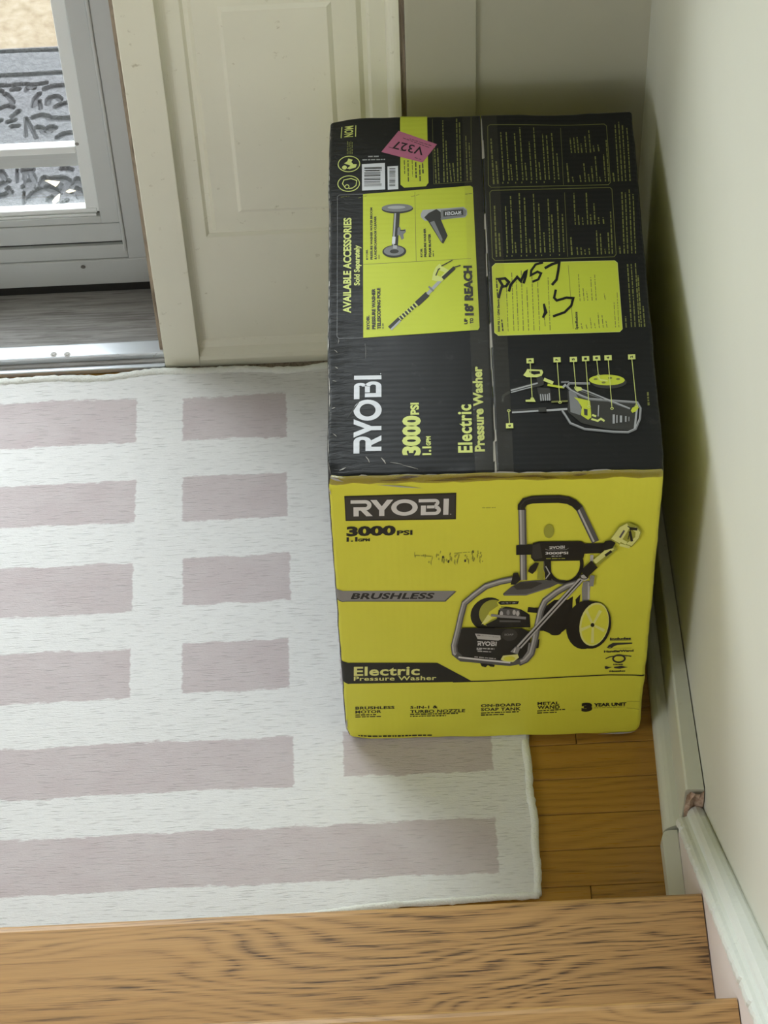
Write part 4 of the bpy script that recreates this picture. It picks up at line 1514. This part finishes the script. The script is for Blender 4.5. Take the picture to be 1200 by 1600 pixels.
for cr_, lines, sub in ((c, (('BRUSHLESS', (252, 938), (512, 937), 19), ('MOTOR', (252, 964), (425, 963), 19)), (((252, 975), (390, 974)), ((252, 988), (428, 987)))),
                       (c, (('5-IN-1 &', (617, 939), (800, 938), 18), ('TURBO NOZZLE', (617, 968), (982, 967), 20)), (((617, 977), (935, 975)), ((617, 990), (855, 989)))),
                       (c2, (('ON-BOARD', (57, 531), (313, 528), 18), ('SOAP TANK', (57, 557), (313, 556), 20)), (((57, 570), (300, 565)), ((57, 583), (205, 581)))),
                       (c2, (('METAL', (420, 523), (560, 522), 18), ('WAND', (420, 550), (563, 549), 22)), (((418, 563), (598, 555)), ((418, 576), (548, 573))))):
    P = Print('feature_lettering', 'front', front)
    for t_, a, b, h_ in lines:
        P.text(t_, cr_(*a), cr_(*b), cr_(a[0], a[1] - h_), FK, 0.03, None, 0.0, 1.06)
    for a, b in sub:
        P.words(cr_(*a), cr_(*b), 1.7, FK)
    P.build()
P = Print('warranty_lettering', 'front', front)
P.text('3', c2(703, 567), c2(773, 566), c2(703, 515), FK, 0.09)
P.text('YEAR UNIT', c2(783, 540), c2(992, 537), c2(783, 519), FK, 0.05)
P.words(c2(785, 549), c2(985, 546), 1.2, FYM)
P.line([c2(992, 510), c2(1080, 510)], 0.6, FYM); P.line([c2(992, 552), c2(1075, 562)], 0.6, FYM)
P.build()
P = Print('small_print', 'front', front)
P.words(c(262, 1119), c(762, 1118), 1.9, FK)
P.build()
P = Print('included_items', 'front', front)
P.text('Includes', c2(886, 109), c2(1022, 107), c2(886, 94), FD, 0.05)
P.line([c2(886, 113), c2(1024, 111)], 0.6, FD)
P.poly(L_(c2, [(866, 160), (878, 142), (905, 128), (1030, 128), (1030, 136), (935, 142), (912, 150), (900, 160), (885, 156)]), FD)
P.ring(c2(886, 154), 3.2, 2.0, 0.9, FD, n=12)
P.line([c2(905, 163), c2(1025, 163)], 0.5, FYM)
P.text('Handle/Wand', c2(848, 190), c2(1038, 186), c2(848, 176), FD, 0.04)
P.ring(c2(944, 231), 9.2, 5.6, 2.6, FD)
P.line(L_(c2, [(858, 230), (885, 218), (930, 212), (985, 212), (1024, 216)]), 1.5, FD)
P.text('Hose', c2(908, 272), c2(970, 271), c2(908, 263), FD, 0.05)
P.poly(L_(c2, [(852, 280), (862, 278), (880, 284), (900, 286), (880, 292), (866, 297), (854, 294)]), FD)
P.poly(L_(c2, [(912, 283), (940, 281), (960, 277), (980, 282), (1002, 287), (980, 291), (950, 296), (914, 292)]), FD)
P.text('Nozzles', c2(883, 317), c2(985, 315), c2(883, 306), FD, 0.04)
P.build()

# pressure washer picture
c = crop(690, 760, 0.28333)
P = Print('washer_picture', 'front', front)


def pipe(pts, wd, dark=FGM, mid=FG, hi=FGL, sh=0.22):
    Q = L_(c, pts)
    w_ = wd * 0.28333
    P.line(Q, w_, dark)
    P.line([(x__ - w_ * 0.06, y__) for x__, y__ in Q], w_ * 0.62, mid)
    P.line([(x__ - w_ * sh, y__ - w_ * 0.05) for x__, y__ in Q], w_ * 0.24, hi)


# back wheel, body
P.ell(c(262, 712), 28, 25, FK, None, -0.5); P.ell(c(290, 712), 22, 22, FYM, None, -0.5)
P.poly(L_(c, [(235, 765), (270, 700), (330, 660), (340, 720), (280, 745), (240, 775)]), FY)
P.poly(L_(c, [(225, 770), (262, 715), (285, 735), (255, 760)]), FYL)
P.poly(L_(c, [(560, 690), (640, 630), (760, 600), (765, 680), (705, 740), (695, 800), (650, 835), (610, 830), (540, 800)]), FK)
P.ell(c(632, 824), 9, 4, FK)
P.poly(L_(c, [(775, 545), (815, 535), (825, 560), (815, 650), (780, 670)]), FG); P.line(L_(c, [(815, 545), (815, 640)]), 3, FGL)
P.poly(L_(c, [(730, 590), (778, 560), (775, 610), (740, 690), (725, 700)]), FY); P.poly(L_(c, [(742, 640), (770, 610), (765, 650), (745, 670)]), FK)
P.poly(L_(c, [(310, 650), (348, 610), (470, 612), (600, 575), (690, 545), (785, 535), (775, 590), (700, 640), (560, 640), (510, 690), (440, 698), (420, 678), (320, 668)]), FY)
P.poly(L_(c, [(560, 625), (640, 575), (700, 560), (620, 600), (575, 640)]), FYL)
P.poly(L_(c, [(343, 602), (392, 560), (440, 535), (540, 528), (690, 530), (600, 572), (470, 613), (350, 612)]), FGM)
P.poly(L_(c, [(400, 560), (440, 540), (520, 535), (560, 545), (500, 575), (420, 580)]), FD)
P.line(L_(c, [(350, 608), (470, 608), (600, 570)]), 1.0, FG)
P.poly(L_(c, [(316, 650), (330, 641), (432, 643), (425, 660), (330, 662)]), FK); P.words(c(335, 652), c(418, 652), 2.0, FGL)
P.poly(L_(c, [(320, 690), (360, 672), (445, 690), (490, 720), (495, 790), (260, 790), (250, 770), (310, 740)]), FK)
P.poly(L_(c, [(325, 680), (435, 690), (440, 730), (330, 735)]), FGM)
P.layer += 1
for q in (335, 372, 405, 425):
    P.ell(c(q, 705 + (q % 3) * 3), 2.6, 4.2, FGL if q % 2 else FG, P.layer, n=10)
P.line(L_(c, [(278, 718), (330, 725), (470, 738)]), 4.0, FG); P.line(L_(c, [(325, 752), (440, 755)]), 3.0, FGM)
P.line(L_(c, [(480, 690), (560, 700), (560, 810)]), 8, FK)
P.line(L_(c, [(470, 795), (520, 805)]), 2, FYM)
# hose coil and panel
P.ell(c(595, 255), 8, 11, FYM, None)
P.ring(c(683, 440), 26.5, 29.5, 5.6, FK, None, 0, -20, 200)
P.ring(c(678, 440), 31.5, 31, 2.0, FGM, None, 0, 60, 200)
P.poly(L_(c, [(570, 415), (606, 415), (610, 530), (575, 525)]), FK); P.line(L_(c, [(578, 450), (600, 490), (578, 520)]), 1.6, FGL)
P.poly(L_(c, [(540, 415), (566, 415), (566, 525), (530, 520)]), FYM)
pipe([(453, 380), (456, 525)], 38)
P.poly(L_(c, [(415, 330), (440, 326), (900, 326), (900, 382), (415, 384)]), FK)
pipe([(447, 128), (452, 326)], 42); pipe([(760, 122), (852, 318)], 42, FGM, FGM, FGL)
P.line(L_(c, [(832, 390), (830, 440)]), 5, FGL)
P.line(L_(c, [(443, 132), (444, 110), (462, 86), (500, 76), (560, 74), (650, 74), (700, 82), (735, 100), (765, 130)]), 12.0, FK)
P.line(L_(c, [(437, 128), (440, 104), (462, 78), (505, 66), (560, 64), (650, 64), (705, 74)]), 2.0, FD)
P.poly(L_(c, [(495, 345), (508, 318), (540, 310), (770, 311), (795, 325), (800, 350), (785, 405), (765, 420), (515, 420), (497, 400)]), FK)
P.poly(L_(c, [(505, 330), (545, 318), (560, 400), (520, 412), (503, 395)]), FD)
P.logo(c(597, 354), c(682, 350), c(597, 338), FW)
P.line(L_(c, [(575, 352), (592, 358), (690, 357), (704, 348)]), 0.7, FG)
P.text('3000PSI', c(576, 382), c(701, 382), c(576, 368), FW, 0.03)
P.words(c(610, 392), c(664, 392), 1.4, FGL); P.words(c(580, 405), c(690, 406), 1.3, FYM)
P.poly(L_(c, [(520, 425), (540, 430), (525, 470), (505, 490), (480, 475), (490, 450)]), FK)
# wheel on the right
P.ell(c(795, 778), 29.5, 38.5, FK, None, 0.15); P.ell(c(835, 780), 29, 37.5, FK, None, 0.18)
P.ell(c(845, 775), 22.5, 34.5, FYL, None, 0.20); P.ell(c(848, 776), 20.5, 32, FY, None, 0.20)
P.layer += 1
for a_ in range(5):
    t = math.radians(20 + 72 * a_)
    P.line([c(838, 778), c(838 + 68 * math.cos(t), 778 + 100 * math.sin(t))], [3.0, 5.0], FYL, P.layer)
P.ell(c(836, 779), 3.0, 3.2, FK)
# tank
P.poly(L_(c, [(108, 795), (125, 782), (400, 790), (445, 790), (500, 815), (492, 905), (450, 965), (380, 972), (120, 945), (84, 925), (92, 860)]), FK)
P.ell(c(380, 826), 12.5, 9.5, FD); P.text('SOAP', c(352, 829), c(402, 829), c(352, 819), FG, 0.03)
P.poly(L_(c, [(190, 815), (330, 828), (332, 850), (318, 856), (205, 846)]), FGL); P.words(c(202, 824), c(320, 838), 1.6, FD)
P.logo(c(202, 882), c(308, 886), c(204, 858), FW)
for a, b, wd in (((200, 897), (298, 902), 2.2), ((200, 904), (230, 906), 1.4), ((205, 913), (285, 919), 1.4), ((188, 944), (305, 957), 1.4)):
    P.words(c(*a), c(*b), wd, FGL)
P.poly(L_(c, [(218, 978), (300, 990), (296, 1002), (275, 1000), (262, 990), (250, 1003), (228, 998)]), FK)
P.poly(L_(c, [(533, 855), (545, 852), (540, 900), (526, 903)]), FK)
# tubular frame
pipe([(405, 515), (330, 528), (250, 552), (185, 600), (132, 645), (112, 720), (95, 800), (75, 880), (80, 922), (110, 948)], 34)
pipe([(760, 540), (700, 556), (640, 590), (575, 640), (552, 690), (535, 770), (518, 860), (500, 930), (470, 965), (430, 982)], 36)
P.line(L_(c, [(85, 930), (115, 955), (240, 968), (380, 985), (440, 975)]), 7.5, FGM); P.line(L_(c, [(100, 944), (240, 962), (385, 979)]), 2.6, FW)
P.line(L_(c, [(490, 870), (482, 920), (455, 958)]), 2.6, FG)
P.poly(L_(c, [(385, 545), (400, 480), (425, 478), (440, 520), (410, 545)]), FK)
# wand and gun
P.line(L_(c, [(775, 520), (430, 895)]), 8.6, FGM); P.line(L_(c, [(766, 518), (422, 892)]), 2.6, FGL); P.line(L_(c, [(780, 526), (440, 898)]), 2.2, FGL); P.line(L_(c, [(773, 523), (431, 896)]), 1.8, FK)
P.poly(L_(c, [(385, 918), (412, 890), (440, 895), (425, 932), (405, 925)]), FG); P.line(L_(c, [(412, 898), (404, 922)]), 1.6, FW)
P.poly(L_(c, [(332, 960), (345, 938), (425, 932), (432, 950), (400, 976), (350, 970)]), FYL); P.ell(c(380, 955), 9, 3.6, FY)
P.poly(L_(c, [(765, 500), (790, 485), (815, 515), (795, 530), (770, 522)]), FGL); P.ring(c(790, 505), 6, 4, 1.6, FK)
P.line(L_(c, [(835, 500), (828, 560)]), 7, FG)
P.line(L_(c, [(958, 340), (850, 432)]), 12, FYM); P.line(L_(c, [(945, 345), (845, 425)]), 7.5, FYL)
P.line(L_(c, [(940, 365), (905, 390)]), 4, FK)
P.line(L_(c, [(846, 436), (786, 492)]), 15, FK)
P.poly(L_(c, [(878, 350), (905, 308), (950, 303), (962, 320), (945, 350), (905, 360)]), FK)
P.poly(L_(c, [(930, 300), (980, 228), (1030, 205), (1085, 228), (1105, 262), (1092, 300), (1050, 345), (1010, 338), (975, 325)]), FYM)
P.poly(L_(c, [(938, 296), (985, 232), (1025, 212), (1040, 235), (1000, 300), (985, 322)]), FYL)
P.poly(L_(c, [(1042, 238), (1075, 232), (1098, 262), (1088, 295), (1050, 338), (1020, 325), (1070, 290), (1072, 262)]), FYL)
P.line(L_(c, [(985, 330), (1040, 345)]), 4, FYL); P.line(L_(c, [(970, 292), (1022, 322)]), 5, FYL)
P.line(L_(c, [(985, 290), (1010, 250)]), 3, FGM)
P.line(L_(c, [(1040, 240), (1082, 244)]), 4.5, FK); P.line(L_(c, [(1040, 255), (1048, 290), (1052, 312)]), 4, FK); P.line(L_(c, [(1028, 225), (1046, 240), (1030, 300)]), 1.4, FK)
P.build('printed picture of the wheeled washer')

# ------------------------------------------------------------------ outside doormat and leaves
MX0, MX1, MY0, MY1, MZ = -1.16, -0.300, 1.075, 1.586, -0.098
k = NT('rubber_mat')
v = k.coords()
sp_ = k.ramp(k.noise(v, 130, 3, 0.7), [(0.36, (0, 0, 0)), (0.66, (1, 1, 1))])
n2_ = k.noise(v, 8, 3, 0.6)
cc = k.mix(sp_, (0.018, 0.018, 0.020), (0.066, 0.066, 0.072))
k.set('Base Color', k.mix(k.math('MULTIPLY', n2_, 0.5), cc, (0.04, 0.04, 0.044)))
k.set('Roughness', 0.7)
k.bump(sp_, 0.6, 0.002)
M['mat'] = k.m
dm = empty('doormat', (-0.73, 1.33, MZ - 0.010))
tag(dm, 'grey rubber scrollwork doormat outside the glass door', 'doormat')
strokes = []


def mc(pts, wd, ox=0, oy=0, k_=320 / 1200.0):
    strokes.append(([atz(ox + x * k_, oy + y * k_, MZ).xy for x, y in pts], wd))


for pts, wd in (([(-900, 320), (-400, 310), (0, 303), (325, 290), (800, 270)], .0035), ([(-900, 470), (-400, 455), (0, 443), (355, 425), (800, 400)], .005),
                ([(-40, 500), (55, 500), (125, 492)], .004), ([(150, 492), (200, 495), (270, 485)], .004), ([(262, 520), (310, 505), (370, 500), (430, 505)], .005),
                ([(280, 605), (290, 575), (330, 565), (350, 580)], .005), ([(330, 625), (360, 610), (400, 600)], .005), ([(30, 550), (60, 575), (75, 600)], .004), ([(-10, 640), (40, 620), (75, 630)], .004),
                ([(230, 548), (205, 580), (195, 620)], .004), ([(230, 590), (238, 635)], .003), ([(72, 682), (110, 650)], .004), ([(195, 688), (240, 675), (280, 682)], .005), ([(290, 692), (350, 695), (410, 692)], .006),
                ([(45, 715), (85, 703)], .004), ([(70, 740), (105, 738)], .004), ([(150, 690), (150, 740), (152, 800)], .002), ([(155, 695), (190, 760), (212, 808)], .0025),
                ([(218, 745), (242, 750)], .005), ([(280, 752), (300, 742), (320, 750)], .005), ([(250, 765), (270, 778), (290, 770)], .005), ([(340, 805), (370, 785), (415, 778)], .005),
                ([(70, 525), (110, 522)], .004), ([(155, 530), (165, 515), (200, 515)], .004), ([(-10, 530), (10, 535)], .004), ([(-20, 720), (5, 705)], .004)):
    mc(pts, wd)
for pts, wd in (([(8, 655), (50, 725)], .005), ([(-30, 830), (30, 800), (85, 775)], .006), ([(280, 645), (370, 640)], .006), ([(290, 655), (290, 745)], .003), ([(365, 685), (395, 745), (395, 780)], .005), ([(335, 780), (365, 785)], .008),
                ([(285, 835), (320, 855), (370, 838)], .006), ([(355, 968), (410, 905), (480, 865), (540, 852), (610, 865), (680, 905)], .007), ([(585, 985), (640, 955), (680, 915)], .007), ([(515, 735), (490, 790), (480, 800)], .005),
                ([(515, 735), (560, 748), (640, 742), (740, 742), (795, 770)], .006), ([(750, 805), (775, 805)], .006), ([(780, 625), (830, 640)], .005), ([(720, 628), (740, 625)], .004), ([(850, 805), (885, 780), (905, 745), (935, 800)], .005),
                ([(745, 855), (800, 850), (870, 862), (920, 890), (945, 950)], .007), ([(200, 640), (200, 780)], .002), ([(280, 900), (282, 1030)], .002), ([(-10, 945), (50, 935), (115, 905)], .006), ([(740, 1025), (780, 1000)], .004), ([(90, 850), (105, 870)], .004)):
    mc(pts, wd, 0, 180, 160 / 1200.0)


def catmull(P, n=6):
    if len(P) < 3:
        return P
    out = []
    Q = [P[0] * 2 - P[1]] + list(P) + [P[-1] * 2 - P[-2]]
    for i in range(1, len(Q) - 2):
        for j in range(n):
            t = j / n
            out.append(0.5 * (2 * Q[i] + (Q[i + 1] - Q[i - 1]) * t + (2 * Q[i - 1] - 5 * Q[i] + 4 * Q[i + 1] - Q[i + 2]) * t * t
                              + (3 * Q[i] - Q[i - 1] - 3 * Q[i + 1] + Q[i + 2]) * t ** 3))
    return out + [P[-1]]


segs = []
for pts, wd in strokes:
    pts = catmull(pts)
    for a, b in zip(pts, pts[1:]):
        segs.append((a.x, a.y, b.x, b.y, wd))
for (a, b, c_, d, wd) in list(segs):                      # same scrolls mirrored and repeated beyond the part in view
    if abs(c_ - a) < 0.2:
        segs.append((-1.46 - a, b, -1.46 - c_, d, wd))
SG = np.array(segs)
NXm, NYm = 400, 300
xs = np.linspace(MX0, MX1, NXm + 1)
ys_ = np.linspace(MY0, MY1, NYm + 1)
GX, GY = np.meshgrid(xs, ys_, indexing='ij')
dmin = np.full(GX.shape, 1.0)
for a, b, c_, d, wd in SG:
    ex, ey = c_ - a, d - b
    L2 = ex * ex + ey * ey + 1e-12
    t = np.clip(((GX - a) * ex + (GY - b) * ey) / L2, 0, 1)
    q = np.hypot(GX - a - t * ex, GY - b - t * ey) - wd
    dmin = np.minimum(dmin, q)
hz = MZ - 0.010 * np.clip(0.5 - dmin / 0.0022, 0, 1)
edge = np.minimum(np.minimum(GX - MX0, MX1 - GX), np.minimum(GY - MY0, MY1 - GY))
hz -= 0.006 * np.clip(1 - edge / 0.006, 0, 1)
bm = bmesh.new()
VV = [[bm.verts.new((GX[i, j] + 0.73, GY[i, j] - 1.33, hz[i, j] - MZ + 0.010)) for j in range(NYm + 1)] for i in range(NXm + 1)]
for i in range(NXm):
    for j in range(NYm):
        bm.faces.new((VV[i][j], VV[i + 1][j], VV[i + 1][j + 1], VV[i][j + 1]))
from_bm('scrollwork', bm, M['mat'], dm)
box('backing', MX0 + 0.73, MX1 + 0.73, MY0 - 1.33, MY1 - 1.33, -0.0005, 0.002, M['mat'], dm)

k = NT('dry_leaf')
v = k.coords()
k.set('Base Color', k.mix(k.noise(v, 120, 3, 0.6), (0.62, 0.50, 0.33), (0.80, 0.70, 0.52)))
k.set('Roughness', 0.8)
M['leaf'] = k.m
lf = [([(525, 760), (560, 768), (640, 762), (695, 758), (700, 775), (680, 815), (650, 822), (620, 805), (560, 790)], 'pale dry leaf lying highest on the outdoor mat'),
      ([(695, 915), (705, 935), (690, 990), (625, 1028), (610, 1010), (650, 965)], 'pale dry leaf on the mat nearest the door sill'),
      ([(770, 885), (820, 872), (850, 868), (880, 866), (888, 885), (860, 900), (800, 896)], 'tiny dry leaf on the mat nearest the door stile')]
for pts, lab in lf:
    W3 = [atz(x * 160 / 1200, 180 + y * 160 / 1200, MZ + 0.004) for x, y in pts]
    cen = sum((p for p in W3), Vector()) / len(W3)
    bm = bmesh.new()
    vs2 = [bm.verts.new(Vector((p.x - cen.x, p.y - cen.y, 0.003 + 0.003 * math.sin(i * 1.7)))) for i, p in enumerate(W3)]
    vb = [bm.verts.new(v_.co - Vector((0, 0, 0.0012))) for v_ in vs2]
    ct = bm.verts.new((0, 0, 0.0015))
    cb = bm.verts.new((0, 0, 0.0))
    n = len(vs2)
    for i in range(n):
        bm.faces.new((vs2[i], vs2[(i + 1) % n], ct))
        bm.faces.new((vb[(i + 1) % n], vb[i], cb))
        bm.faces.new((vs2[(i + 1) % n], vs2[i], vb[i], vb[(i + 1) % n]))
    o = from_bm('dry_leaf', bm, M['leaf'])
    o.location = (cen.x, cen.y, MZ)
    tag(o, lab, 'leaf', None, 'dry leaves on the doormat')
